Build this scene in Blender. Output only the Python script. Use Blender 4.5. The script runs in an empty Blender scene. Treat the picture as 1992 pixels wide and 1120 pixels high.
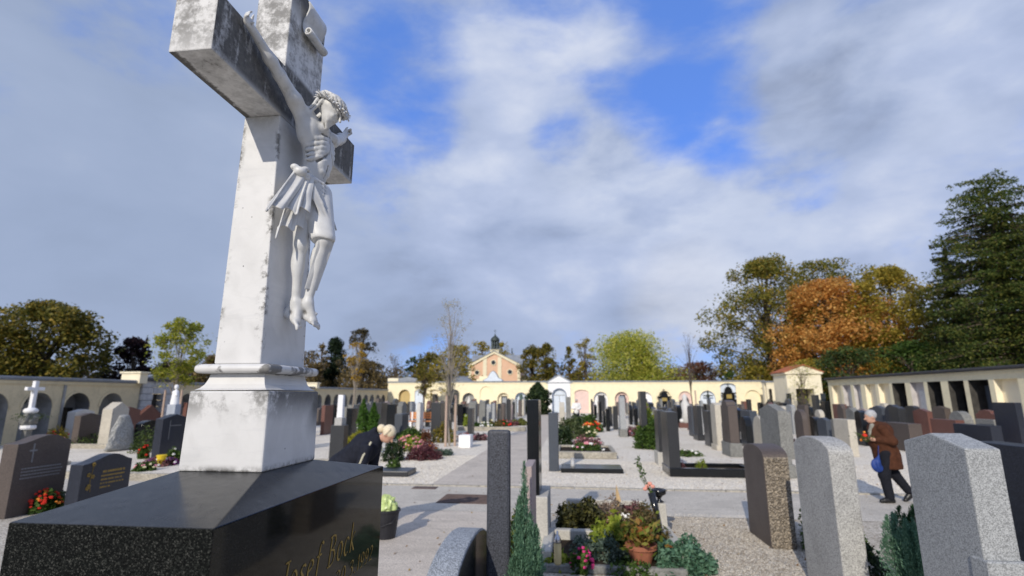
import bpy, bmesh, math, random
import numpy as np
from mathutils import Vector, Matrix, Quaternion
random.seed(7); RNG = np.random.default_rng(11)
SC = bpy.context.scene; COL = SC.collection

# ------------------------------------------------------------------ camera
FPX, CX, CY, HC = 996.0, 996.0, 560.0, 1.88
PITCH = math.atan(210/FPX); YAW = math.atan(118*math.cos(PITCH)/FPX)
FW = np.array([-math.sin(YAW)*math.cos(PITCH), math.cos(YAW)*math.cos(PITCH), math.sin(PITCH)])
RT = np.array([math.cos(YAW), math.sin(YAW), 0.0]); UP = np.cross(RT, FW); C0 = np.array([0, 0, HC])
cam_d = bpy.data.cameras.new('camera'); cam = bpy.data.objects.new('camera', cam_d); COL.objects.link(cam)
cam_d.sensor_width = 36; cam_d.lens = 18.0; cam_d.clip_start = 0.05; cam_d.clip_end = 4000
cam.matrix_world = Matrix(((RT[0], UP[0], -FW[0], 0), (RT[1], UP[1], -FW[1], 0), (RT[2], UP[2], -FW[2], HC), (0, 0, 0, 1)))
cam_d.dof.use_dof = True; cam_d.dof.focus_distance = 1.55; cam_d.dof.aperture_fstop = 3.2
SC.camera = cam

# ------------------------------------------------------------------ sun, sky, exposure
SUN_EL = math.radians(26.3); SUN_L = Vector((0.245, 0.969, 0)) * math.cos(SUN_EL) + Vector((0, 0, -math.sin(SUN_EL)))
sd = bpy.data.lights.new('sun', 'SUN'); sd.energy = 3.5; sd.angle = math.radians(0.55); sd.color = (1.0, 0.92, 0.80)
sun = bpy.data.objects.new('sun', sd); COL.objects.link(sun)
sun.rotation_euler = SUN_L.to_track_quat('-Z', 'Y').to_euler()
vs = SC.view_settings; vs.view_transform = 'Standard'; vs.look = 'None'; vs.gamma = 1; vs.use_curve_mapping = False; vs.exposure = 0.0

def ray(px, py): return FW + RT*(px-CX)/FPX - UP*(py-CY)/FPX
def ground(px, py, h=0.0): r = ray(px, py); return C0 + r*(h-HC)/r[2]
def on_x(px, py, X): r = ray(px, py); return C0 + r*X/r[0]
def on_y(px, py, Y): r = ray(px, py); return C0 + r*Y/r[1]

class NT:
    def __init__(s, tree): s.t = tree; s.n = tree.nodes; s.l = tree.links
    def new(s, typ, props=None, **ins):
        n = s.n.new(typ)
        for k, v in (props or {}).items(): setattr(n, k, v)
        for k, v in ins.items():
            key = int(k[1:]) if k[0] == 'i' and k[1:].isdigit() else k.replace('_', ' ')
            if isinstance(v, bpy.types.NodeSocket): s.l.new(v, n.inputs[key])
            else: n.inputs[key].default_value = v
        return n
    def math(s, op, a, b=0.0, c=0.0, clamp=False):
        n = s.new('ShaderNodeMath', {'operation': op, 'use_clamp': clamp}, i0=a, i1=b, i2=c); return n.outputs[0]
    def vmath(s, op, a, b=(0, 0, 0)):
        return s.new('ShaderNodeVectorMath', {'operation': op}, i0=a, i1=b)
    def mix(s, f, a, b, mode='MIX'):
        n = s.n.new('ShaderNodeMix'); n.data_type = 'RGBA'; n.blend_type = mode; n.clamp_factor = True
        for i, v in ((0, f), (6, a), (7, b)):
            if isinstance(v, bpy.types.NodeSocket): s.l.new(v, n.inputs[i])
            else: n.inputs[i].default_value = v if i == 0 else (*v, 1) if len(v) == 3 else v
        return n.outputs[2]
    def ramp(s, f, stops):
        n = s.n.new('ShaderNodeValToRGB'); e = n.color_ramp.elements
        while len(e) < len(stops): e.new(0.5)
        for i, (p, c) in enumerate(stops):
            e[i].position = p; e[i].color = (*c, 1) if isinstance(c, tuple) else (c, c, c, 1)
        s.l.new(f, n.inputs[0]); return n.outputs[0]
    def noise(s, vec, scale, detail=4, rough=0.55, dist=0.0):
        n = s.new('ShaderNodeTexNoise', None, Vector=vec, Scale=scale, Detail=detail, Roughness=rough, Distortion=dist); return n.outputs[0]
    def smooth(s, x, a, b):
        n = s.new('ShaderNodeMapRange', {'interpolation_type': 'SMOOTHSTEP'}, i0=x, i1=a, i2=b, i3=0.0, i4=1.0); return n.outputs[0]

W = bpy.data.worlds.new('World'); SC.world = W; W.use_nodes = True
W.node_tree.nodes.clear(); N = NT(W.node_tree)
sky = N.new('ShaderNodeTexSky', {'sky_type': 'NISHITA', 'sun_disc': False, 'sun_elevation': SUN_EL,
    'sun_rotation': math.atan2(-SUN_L.x, -SUN_L.y), 'altitude': 500.0, 'air_density': 1.0, 'dust_density': 0.6, 'ozone_density': 2.0})
tc = N.new('ShaderNodeTexCoord'); D = tc.outputs['Generated']
sep = N.new('ShaderNodeSeparateXYZ', None, Vector=D); zc = N.math('MAXIMUM', sep.outputs[2], 0.0)
den = N.math('ADD', zc, 0.16)
flat = N.new('ShaderNodeCombineXYZ', None, X=sep.outputs[0], Y=sep.outputs[1], Z=N.math('MULTIPLY', sep.outputs[2], 2.1)).outputs[0]
big = N.noise(flat, 2.3, 8, 0.52, 0.25); fine = N.noise(N.vmath('ADD', flat, (3.1, 1.7, 0.4)).outputs[0], 5.5, 8, 0.55, 0.2); soft = N.noise(N.vmath('ADD', flat, (7.3, 2.2, 5.1)).outputs[0], 3.1, 7, 0.5, 0.3)
cov = N.math('ADD', N.math('MULTIPLY', big, 0.75), N.math('MULTIPLY', fine, 0.42))
def blob(px, py, rad, amt):   # a clearing (+) or a thick bank (-) in the cloud deck, in its own direction of the sky
    global cov
    d = ray(px, py); d = d/np.linalg.norm(d)
    dot = N.vmath('DOT_PRODUCT', D, tuple(d)).outputs['Value']
    m = N.smooth(dot, math.cos(math.radians(rad)), 1.0)
    cov = N.math('SUBTRACT', cov, N.math('MULTIPLY', m, amt))
    return m
for b in ((800, 170, 9, .13), (690, 60, 8, .06), (1180, 15, 13, .11), (1360, 60, 9, .09), (240, 0, 8, .12), (1400, 200, 8, .08), (1510, 335, 8, .17), (1085, 285, 5, .15), (1290, 225, 6, .08), (960, 60, 8, .06),
          (1345, 250, 8, .10), (200, 330, 20, -.14), (1050, 450, 20, -.12), (1800, 330, 18, -.15), (1120, 130, 9, -.02), (1650, 120, 12, -.10), (400, 600, 22, -.2), (1300, 500, 16, -.10), (1950, 20, 10, -.1)):
    blob(*b)
mask = N.smooth(N.math('ADD', cov, N.math('MULTIPLY', N.math('SUBTRACT', N.noise(flat, 14.0, 6, 0.6), 0.5), 0.10)), 0.375, 0.635)
warm = N.smooth(N.math('ADD', fine, N.math('MULTIPLY', soft, 0.8)), 0.62, 1.25)
cl = N.ramp(N.math('ADD', N.math('MULTIPLY', soft, 0.75), N.math('MULTIPLY', fine, 0.30)), [(0.36, (0.27, 0.33, 0.48)), (0.48, (0.37, 0.45, 0.65)), (0.60, (0.47, 0.55, 0.76)), (0.74, (0.70, 0.75, 0.88))])
d1 = ray(1340, 585); d1 = d1/np.linalg.norm(d1)
gl = N.smooth(N.vmath('DOT_PRODUCT', D, tuple(d1)).outputs['Value'], math.cos(math.radians(8)), 1.0)
cl = N.mix(N.math('MULTIPLY', gl, N.math('MULTIPLY', fine, 0.9)), cl, (0.95, 0.95, 0.98))
for (bx_, by_, br_, ba_) in ((1250, 330, 12, .5), (1010, 350, 11, .15), (1450, 440, 10, .4), (760, 300, 9, .4), (1750, 110, 12, .3)):   # sunlit cloud tops
    d3 = ray(bx_, by_); d3 = d3/np.linalg.norm(d3); g3 = N.smooth(N.vmath('DOT_PRODUCT', D, tuple(d3)).outputs['Value'], math.cos(math.radians(br_)), 1.0)
    cl = N.mix(N.math('MULTIPLY', N.math('MULTIPLY', g3, ba_), N.smooth(fine, 0.35, 0.62)), cl, (0.68, 0.74, 0.87))
d2 = ray(60, 360); d2 = d2/np.linalg.norm(d2); thick = N.smooth(N.vmath('DOT_PRODUCT', D, tuple(d2)).outputs['Value'], math.cos(math.radians(38)), 1.0)
cl = N.mix(N.math('MULTIPLY', thick, 0.75), cl, (0.33, 0.41, 0.58))
lowd = N.smooth(sep.outputs[2], 0.30, 0.02)
cl = N.mix(N.math('MULTIPLY', lowd, 0.35), cl, (0.38, 0.46, 0.64))
blue = N.mix(0.0, sky.outputs[0], (1, 1, 1)); blue = N.vmath('MULTIPLY', blue, (0.030, 0.050, 0.105)).outputs[0]
blue = N.vmath('ADD', blue, (0.095, 0.19, 0.46)).outputs[0]
skyc = N.mix(mask, blue, cl)
bg = N.new('ShaderNodeBackground', None, Color=skyc, Strength=1.0)
out = N.new('ShaderNodeOutputWorld', None, Surface=bg.outputs[0])
# the Nishita colour above is scaled to about 0.08, the clouds are lit grey air in front of it

# ------------------------------------------------------------------ materials
MATS = {}
def new_mat(name):
    m = bpy.data.materials.new(name); m.use_nodes = True; m.node_tree.nodes.clear(); return m, NT(m.node_tree)
def finish(n, col, rough=0.7, bump=None, bstr=0.3, bdist=0.01, spec=0.5, metal=0.0, extra=None):
    b = n.new('ShaderNodeBsdfPrincipled', None)
    for k, v in (('Base Color', col), ('Roughness', rough), ('Metallic', metal), ('Specular IOR Level', spec)):
        if isinstance(v, bpy.types.NodeSocket): n.l.new(v, b.inputs[k])
        else: b.inputs[k].default_value = (*v, 1) if isinstance(v, tuple) and len(v) == 3 else v
    for k, v in (extra or {}).items(): b.inputs[k].default_value = v
    if bump is not None:
        bn = n.new('ShaderNodeBump', None, Strength=bstr, Distance=bdist, Height=bump); n.l.new(bn.outputs[0], b.inputs['Normal'])
    o = n.new('ShaderNodeOutputMaterial', None, Surface=b.outputs[0]); return b
def pos(n): return n.new('ShaderNodeNewGeometry').outputs['Position']
def plain(name, c, rough=0.6, var=0.15, scale=6.0, spec=0.4, metal=0.0, bump=0.0, bscale=60):
    if name in MATS: return MATS[name]
    m, n = new_mat(name); p = pos(n); f = n.noise(p, scale, 5, 0.6)
    d = tuple(x*(1-var) for x in c); e = tuple(min(1, x*(1+var)) for x in c)
    col = n.ramp(f, [(0.3, d), (0.7, e)])
    finish(n, col, rough, n.noise(p, bscale, 3) if bump else None, bump, 0.01, spec, metal)
    MATS[name] = m; return m
def granite(name, c, speck=0.5, scale=160, rough=0.6, dirt=0.25, bump=0.08, spec=0.5):
    if name in MATS: return MATS[name]
    m, n = new_mat(name); p = pos(n)
    v = n.new('ShaderNodeTexVoronoi', None, Vector=p, Scale=scale)
    g = n.new('ShaderNodeSeparateColor', None, Color=v.outputs['Color']).outputs[0]
    f2 = n.noise(p, scale*0.35, 3, 0.7)
    t = n.math('ADD', n.math('MULTIPLY', g, 0.6), n.math('MULTIPLY', f2, 0.4))
    lo = tuple(x*(1-speck) for x in c); hi = tuple(min(1, x*(1+speck)) for x in c)
    col = n.ramp(t, [(0.22, lo), (0.5, c), (0.78, hi)])
    dn = n.noise(p, 2.3, 6, 0.65)
    col = n.mix(n.math('MULTIPLY', n.smooth(dn, 0.45, 0.75), dirt), col, tuple(x*0.45 for x in c))
    sp = n.vmath('MULTIPLY', p, (9, 9, 1.2)).outputs[0]
    col = n.mix(n.math('MULTIPLY', n.smooth(n.noise(sp, 1.4, 4, 0.6), 0.5, 0.8), dirt*0.6), col, tuple(x*0.6 for x in c))
    r = n.math('ADD', n.math('MULTIPLY', dn, 0.2), rough-0.1)
    finish(n, col, r, t, bump, 0.004, spec)
    MATS[name] = m; return m
def foliage(name, cols, trans=0.35, rough=0.6):
    if name in MATS: return MATS[name]
    m, n = new_mat(name); g = n.new('ShaderNodeNewGeometry')
    f = n.math('ADD', n.math('MULTIPLY', g.outputs['Random Per Island'], 0.65), n.math('MULTIPLY', n.noise(g.outputs['Position'], 0.55 if trans else 2, 3), 0.35))
    k = len(cols); col = n.ramp(f, [(0.15+0.7*i/(k-1), c) for i, c in enumerate(cols)])
    d = n.new('ShaderNodeBsdfPrincipled', None, Roughness=rough); n.l.new(col, d.inputs['Base Color']); d.inputs['Specular IOR Level'].default_value = 0.25
    t = n.new('ShaderNodeBsdfTranslucent'); n.l.new(col, t.inputs[0])
    x = n.new('ShaderNodeMixShader', None, i0=trans, i1=d.outputs[0], i2=t.outputs[0])
    n.new('ShaderNodeOutputMaterial', None, Surface=x.outputs[0]); MATS[name] = m; return m

def marble_mat():
    m, n = new_mat('weathered_marble'); g = n.new('ShaderNodeNewGeometry'); p = g.outputs['Position']; nr = g.outputs['Normal']
    sx = n.new('ShaderNodeSeparateXYZ', None, Vector=p); z = sx.outputs[2]; nx = n.new('ShaderNodeSeparateXYZ', None, Vector=nr).outputs[0]
    base = n.ramp(n.noise(p, 9, 6, 0.6, 1.5), [(0.3, (0.56, 0.555, 0.54)), (0.55, (0.625, 0.62, 0.605)), (0.8, (0.65, 0.645, 0.63))])
    rp = n.new('ShaderNodeMapping', None, Vector=p); rp.inputs['Rotation'].default_value = (0.5, 0.35, 0); rp.inputs['Scale'].default_value = (3, 3, 22)
    base = n.mix(n.math('MULTIPLY', n.smooth(n.noise(rp.outputs[0], 1.6, 6, 0.65, 1.0), 0.56, 0.64), 0.13), base, (0.42, 0.43, 0.44))
    n1 = n.noise(p, 16, 8, 0.72); n2 = n.noise(p, 70, 5, 0.75); nn = n.math('ADD', n.math('MULTIPLY', n1, 0.65), n.math('MULTIPLY', n2, 0.35))
    st = n.noise(n.vmath('MULTIPLY', p, (30, 30, 5)).outputs[0], 1.0, 6, 0.6)
    # lichen on the cross head, mixed with painted shade on its sunless face
    top = n.smooth(z, 2.56, 2.72); shade_f = n.smooth(nx, 0.4, 0.8); un = n.smooth(z, 2.95, 3.06)
    endf = n.math('SUBTRACT', 1.0, shade_f); hd = n.math('MULTIPLY', top, n.smooth(n.math('ADD', nn, n.math('MULTIPLY', endf, 0.035)), 0.44, 0.62))
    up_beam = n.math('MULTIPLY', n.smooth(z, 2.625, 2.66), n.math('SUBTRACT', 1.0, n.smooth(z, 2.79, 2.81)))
    hw = n.math('MULTIPLY', n.math('MULTIPLY', shade_f, n.math('MAXIMUM', n.math('MULTIPLY', up_beam, 1.0), un)), n.smooth(n.math('ADD', n.math('MULTIPLY', st, 0.5), n.math('MULTIPLY', nn, 0.5)), 0.64, 0.51))
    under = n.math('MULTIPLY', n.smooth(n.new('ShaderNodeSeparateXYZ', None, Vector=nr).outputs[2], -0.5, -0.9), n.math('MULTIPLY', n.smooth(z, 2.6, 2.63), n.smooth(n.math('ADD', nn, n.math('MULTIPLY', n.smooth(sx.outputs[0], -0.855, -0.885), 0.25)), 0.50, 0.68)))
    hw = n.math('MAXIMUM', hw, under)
    # rim of the pedestal block and the joints
    rim = n.math('MULTIPLY', n.smooth(z, 1.80, 1.893), n.math('SUBTRACT', 1.0, n.smooth(z, 1.893, 1.897)))
    sy = sx.outputs[1]; xl = sx.outputs[0]
    cor = n.smooth(n.math('ABSOLUTE', n.math('ADD', xl, 0.826)), 0.03, 0.105)
    yr = n.smooth(sy, 1.25, 1.40); corner = n.math('MULTIPLY', n.math('MULTIPLY', n.smooth(sy, 1.345, 1.41), n.smooth(z, 1.75, 1.86)), n.math('SUBTRACT', 1.0, n.smooth(z, 1.893, 1.897)))
    rm = n.math('MULTIPLY', n.math('MAXIMUM', rim, corner), n.smooth(n.math('ADD', nn, n.math('ADD', n.math('MULTIPLY', cor, 0.12), n.math('MULTIPLY', yr, 0.12))), 0.50, 0.66))
    jt = n.math('MULTIPLY', n.smooth(z, 1.725, 1.705), n.smooth(nn, 0.40, 0.60))
    tor = n.math('MULTIPLY', n.math('MULTIPLY', n.smooth(z, 1.93, 1.935), n.math('SUBTRACT', 1.0, n.smooth(z, 1.958, 1.962))), n.smooth(n.math('ADD', n.noise(p, 24, 4), n.math('MULTIPLY', cor, 0.10)), 0.56, 0.66))
    # weathered corners of the shaft
    ed = n.math('MULTIPLY', n.math('MULTIPLY', n.math('MULTIPLY', n.smooth(n.math('ABSOLUTE', n.math('ADD', xl, 0.832)), 0.036, 0.055), n.smooth(n.math('ABSOLUTE', n.math('SUBTRACT', sy, 1.30)), 0.085, 0.100)), n.smooth(nn, 0.50, 0.60)), n.math('MULTIPLY', n.smooth(z, 1.96, 2.0), 0.9))
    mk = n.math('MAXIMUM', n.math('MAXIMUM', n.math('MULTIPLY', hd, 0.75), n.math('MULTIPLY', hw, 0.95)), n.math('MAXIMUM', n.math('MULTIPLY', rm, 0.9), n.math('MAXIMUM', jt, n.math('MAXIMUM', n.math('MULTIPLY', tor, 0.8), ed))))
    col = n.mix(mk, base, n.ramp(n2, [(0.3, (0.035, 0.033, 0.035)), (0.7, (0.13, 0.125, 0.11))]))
    sp = n.new('ShaderNodeTexVoronoi', None, Vector=p, Scale=28.0); dots = n.smooth(sp.outputs['Distance'], 0.07, 0.03)
    col = n.mix(n.math('MULTIPLY', dots, n.smooth(n.noise(p, 6, 2), 0.5, 0.56)), col, (0.06, 0.055, 0.05))
    finish(n, col, n.math('ADD', n.math('MULTIPLY', mk, 0.35), 0.45), nn, 0.18, 0.004, 0.4)
    return m
def figure_mat():
    m, n = new_mat('carved_white_marble'); g = n.new('ShaderNodeNewGeometry'); p = g.outputs['Position']
    base = n.ramp(n.noise(p, 22, 5, 0.6), [(0.3, (0.50, 0.50, 0.49)), (0.6, (0.62, 0.62, 0.61)), (0.8, (0.67, 0.67, 0.66))])
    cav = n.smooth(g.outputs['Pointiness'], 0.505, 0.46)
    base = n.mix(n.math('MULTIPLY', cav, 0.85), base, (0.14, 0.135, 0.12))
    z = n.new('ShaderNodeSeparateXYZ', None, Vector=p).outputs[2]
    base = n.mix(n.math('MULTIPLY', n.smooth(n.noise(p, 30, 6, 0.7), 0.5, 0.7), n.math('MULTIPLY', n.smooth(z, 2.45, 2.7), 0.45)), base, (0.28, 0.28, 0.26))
    sp = n.new('ShaderNodeTexVoronoi', None, Vector=p, Scale=24.0); dots = n.smooth(sp.outputs['Distance'], 0.06, 0.03)
    base = n.mix(n.math('MULTIPLY', dots, n.smooth(n.noise(p, 9, 2), 0.5, 0.55)), base, (0.05, 0.05, 0.045))
    finish(n, base, 0.45, n.noise(p, 140, 4, 0.6), 0.12, 0.003, 0.4); return m
def polished_mat():
    m, n = new_mat('polished_black_granite'); g = n.new('ShaderNodeNewGeometry'); p = g.outputs['Position']
    nz = n.new('ShaderNodeSeparateXYZ', None, Vector=g.outputs['Normal'])
    v = n.new('ShaderNodeTexVoronoi', None, Vector=p, Scale=520.0)
    gch = n.new('ShaderNodeSeparateColor', None, Color=v.outputs['Color']).outputs[0]
    t = n.math('ADD', n.math('MULTIPLY', gch, 0.6), n.math('MULTIPLY', n.noise(p, 240, 3, 0.7), 0.4))
    rough_face = n.smooth(nz.outputs[1], -0.5, -0.8)   # the short side is left flamed, not polished
    c1 = n.ramp(t, [(0.3, (0.004, 0.0045, 0.0045)), (0.6, (0.007, 0.0075, 0.0075)), (0.82, (0.022, 0.023, 0.023))])
    c2 = n.ramp(t, [(0.3, (0.002, 0.0025, 0.0025)), (0.55, (0.005, 0.006, 0.0055)), (0.72, (0.018, 0.020, 0.018)), (0.87, (0.09, 0.09, 0.08))])
    col = n.mix(rough_face, c1, c2)
    dust = n.math('MULTIPLY', n.smooth(nz.outputs[2], 0.6, 0.9), n.math('ADD', 0.10, n.math('MULTIPLY', n.smooth(n.noise(p, 26, 6, 0.7), 0.5, 0.75), 0.14)))
    col = n.mix(dust, col, (0.16, 0.16, 0.165))
    r = n.math('ADD', 0.045, n.math('ADD', n.math('MULTIPLY', rough_face, 0.5), n.math('MULTIPLY', n.smooth(nz.outputs[2], 0.6, 0.9), n.math('MULTIPLY', n.noise(p, 40, 4), 0.35))))
    finish(n, col, r, t, 0.06, 0.0005, n.math('SUBTRACT', 0.22, n.math('MULTIPLY', rough_face, 0.15))); return m

def gravel_mat(name, dark, mid, light, scale=48.0):
    m, n = new_mat(name); p = pos(n)
    v = n.new('ShaderNodeTexVoronoi', None, Vector=p, Scale=scale)
    g = n.new('ShaderNodeSeparateColor', None, Color=v.outputs['Color']).outputs[0]
    t = n.math('ADD', n.math('MULTIPLY', g, 0.55), n.math('MULTIPLY', n.noise(p, 9, 5, 0.7), 0.45))
    col = n.ramp(t, [(0.2, dark), (0.5, mid), (0.8, light)])
    col = n.mix(n.math('MULTIPLY', n.smooth(n.noise(p, 0.8, 5, 0.6), 0.45, 0.7), 0.35), col, tuple(x*0.62 for x in mid))
    h = n.math('SUBTRACT', 1.0, v.outputs['Distance'])
    finish(n, col, 0.9, h, 0.45, 0.010, 0.2); MATS[name] = m; return m
def asphalt_mat(name, c):
    m, n = new_mat(name); p = pos(n)
    v = n.new('ShaderNodeTexVoronoi', None, Vector=p, Scale=120.0)
    g = n.new('ShaderNodeSeparateColor', None, Color=v.outputs['Color']).outputs[0]
    col = n.ramp(g, [(0.1, tuple(x*0.7 for x in c)), (0.9, tuple(x*1.25 for x in c))])
    col = n.mix(n.math('MULTIPLY', n.smooth(n.noise(p, 1.3, 6, 0.65), 0.42, 0.68), 0.45), col, tuple(x*0.66 for x in c))
    col = n.mix(n.math('MULTIPLY', n.smooth(n.noise(n.vmath('MULTIPLY', p, (0.25, 3, 1)).outputs[0], 1.2, 4, 0.6), 0.5, 0.7), 0.3), col, tuple(min(1, x*1.3) for x in c))
    cr = n.new('ShaderNodeTexVoronoi', {'feature': 'DISTANCE_TO_EDGE'}, Vector=n.vmath('ADD', p, n.vmath('MULTIPLY', n.new('ShaderNodeTexNoise', None, Vector=p, Scale=3.0).outputs['Color'], (0.5, 0.5, 0)).outputs[0]).outputs[0], Scale=0.45)
    col = n.mix(n.math('MULTIPLY', n.smooth(cr.outputs['Distance'], 0.007, 0.003), 0.22), col, tuple(x*0.5 for x in c))
    finish(n, col, 0.85, g, 0.35, 0.004, 0.25); MATS[name] = m; return m

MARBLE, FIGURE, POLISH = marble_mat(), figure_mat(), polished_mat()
GOLD = plain('gilded_letters', (0.33, 0.22, 0.05), 0.45, 0.35, 60, 0.5, 0.35)
GRAVEL = gravel_mat('pale_gravel', (0.46, 0.41, 0.33), (0.74, 0.67, 0.555), (0.88, 0.82, 0.71)); GRAVEL2 = gravel_mat('trodden_gravel', (0.24, 0.21, 0.165), (0.45, 0.40, 0.325), (0.66, 0.61, 0.52))
ASPH = asphalt_mat('grey_asphalt', (0.54, 0.495, 0.42)); ASPH2 = asphalt_mat('worn_pinkish_asphalt', (0.56, 0.495, 0.415))
SOIL = plain('dark_soil', (0.035, 0.026, 0.018), 0.95, 0.5, 30, 0.1, 0, 0.6)
G_GREY = granite('grey_granite', (0.30, 0.31, 0.31), 0.42, 190, 0.62, 0.22)
G_LIGHT = granite('light_rough_granite', (0.37, 0.365, 0.345), 0.42, 150, 0.75, 0.35, 0.25)
G_DARK = granite('dark_blue_granite', (0.022, 0.026, 0.038), 0.9, 260, 0.34, 0.1, .02, .45)
G_CHAR = granite('charcoal_granite', (0.024, 0.025, 0.027), 0.6, 220, 0.34, 0.2, .02, .55)
G_BLACK = granite('black_granite', (0.006, 0.007, 0.008), 0.5, 240, 0.20, 0.05, 0.005, 0.5)
G_BROWN = granite('brown_granite', (0.085, 0.066, 0.056), 0.35, 160, 0.55, 0.3)
G_RED = granite('red_granite', (0.14, 0.060, 0.045), 0.35, 170, 0.4, 0.2)
G_PINK = granite('pink_grey_granite', (0.36, 0.29, 0.27), 0.3, 200, 0.6, 0.2)
G_BLUE = granite('blue_grey_granite', (0.050, 0.060, 0.076), 0.4, 200, 0.4, 0.25)
G_BEIGE = granite('beige_limestone', (0.50, 0.46, 0.38), 0.14, 60, 0.85, 0.35)
G_WHITE = granite('white_limestone', (0.60, 0.59, 0.56), 0.08, 60, 0.7, 0.3)
G_MOSS = granite('weathered_grey_limestone', (0.20, 0.20, 0.185), 0.25, 45, 0.9, 0.6, 0.3)
G_RUST = granite('rough_conglomerate', (0.22, 0.185, 0.14), 0.7, 85, 0.9, 0.3, 0.8)
CONC = granite('pale_concrete', (0.46, 0.44, 0.39), 0.14, 90, 0.9, 0.3, 0.1)
BRONZE = plain('dark_bronze', (0.035, 0.045, 0.035), 0.5, 0.4, 40, 0.5, 0.6)
BARK = plain('grey_brown_bark', (0.10, 0.080, 0.062), 0.95, 0.35, 12, 0.1, 0, 0.5); BARKP = plain('pale_bark', (0.30, 0.26, 0.21), 0.95, 0.3, 12, 0.1)
WOODP = plain('pinkish_wood', (0.44, 0.33, 0.26), 0.8, 0.15, 25, 0.2)

# ------------------------------------------------------------------ objects
def tag(o, label=None, cat=None, group=None, kind=None):
    if label: o['label'] = label
    if cat: o['category'] = cat
    if group: o['group'] = group
    if kind: o['kind'] = kind
    return o
def thing(name, label, cat, loc=(0, 0, 0), rz=0.0, group=None):
    o = bpy.data.objects.new(name, None); COL.objects.link(o); o.location = loc; o.rotation_euler = (0, 0, rz); o.empty_display_size = 0.1
    return tag(o, label, cat, group)
def link(name, me, mat, parent=None, loc=None, smooth=False):
    if isinstance(mat, (list, tuple)):
        for m in mat: me.materials.append(m)
    elif mat: me.materials.append(mat)
    if smooth: me.polygons.foreach_set('use_smooth', np.ones(len(me.polygons), bool))
    o = bpy.data.objects.new(name, me); COL.objects.link(o)
    if parent: o.parent = parent
    if loc is not None: o.location = loc
    return o
def np_mesh(name, V, F):
    V = np.asarray(V, np.float32); F = np.asarray(F, np.int32); k = F.shape[1]
    me = bpy.data.meshes.new(name); me.vertices.add(len(V)); me.vertices.foreach_set('co', V.ravel())
    me.loops.add(F.size); me.loops.foreach_set('vertex_index', F.ravel())
    me.polygons.add(len(F)); me.polygons.foreach_set('loop_start', np.arange(0, F.size, k, dtype=np.int32))
    me.polygons.foreach_set('loop_total', np.full(len(F), k, np.int32)); me.update(calc_edges=True); me.validate(); return me
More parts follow.
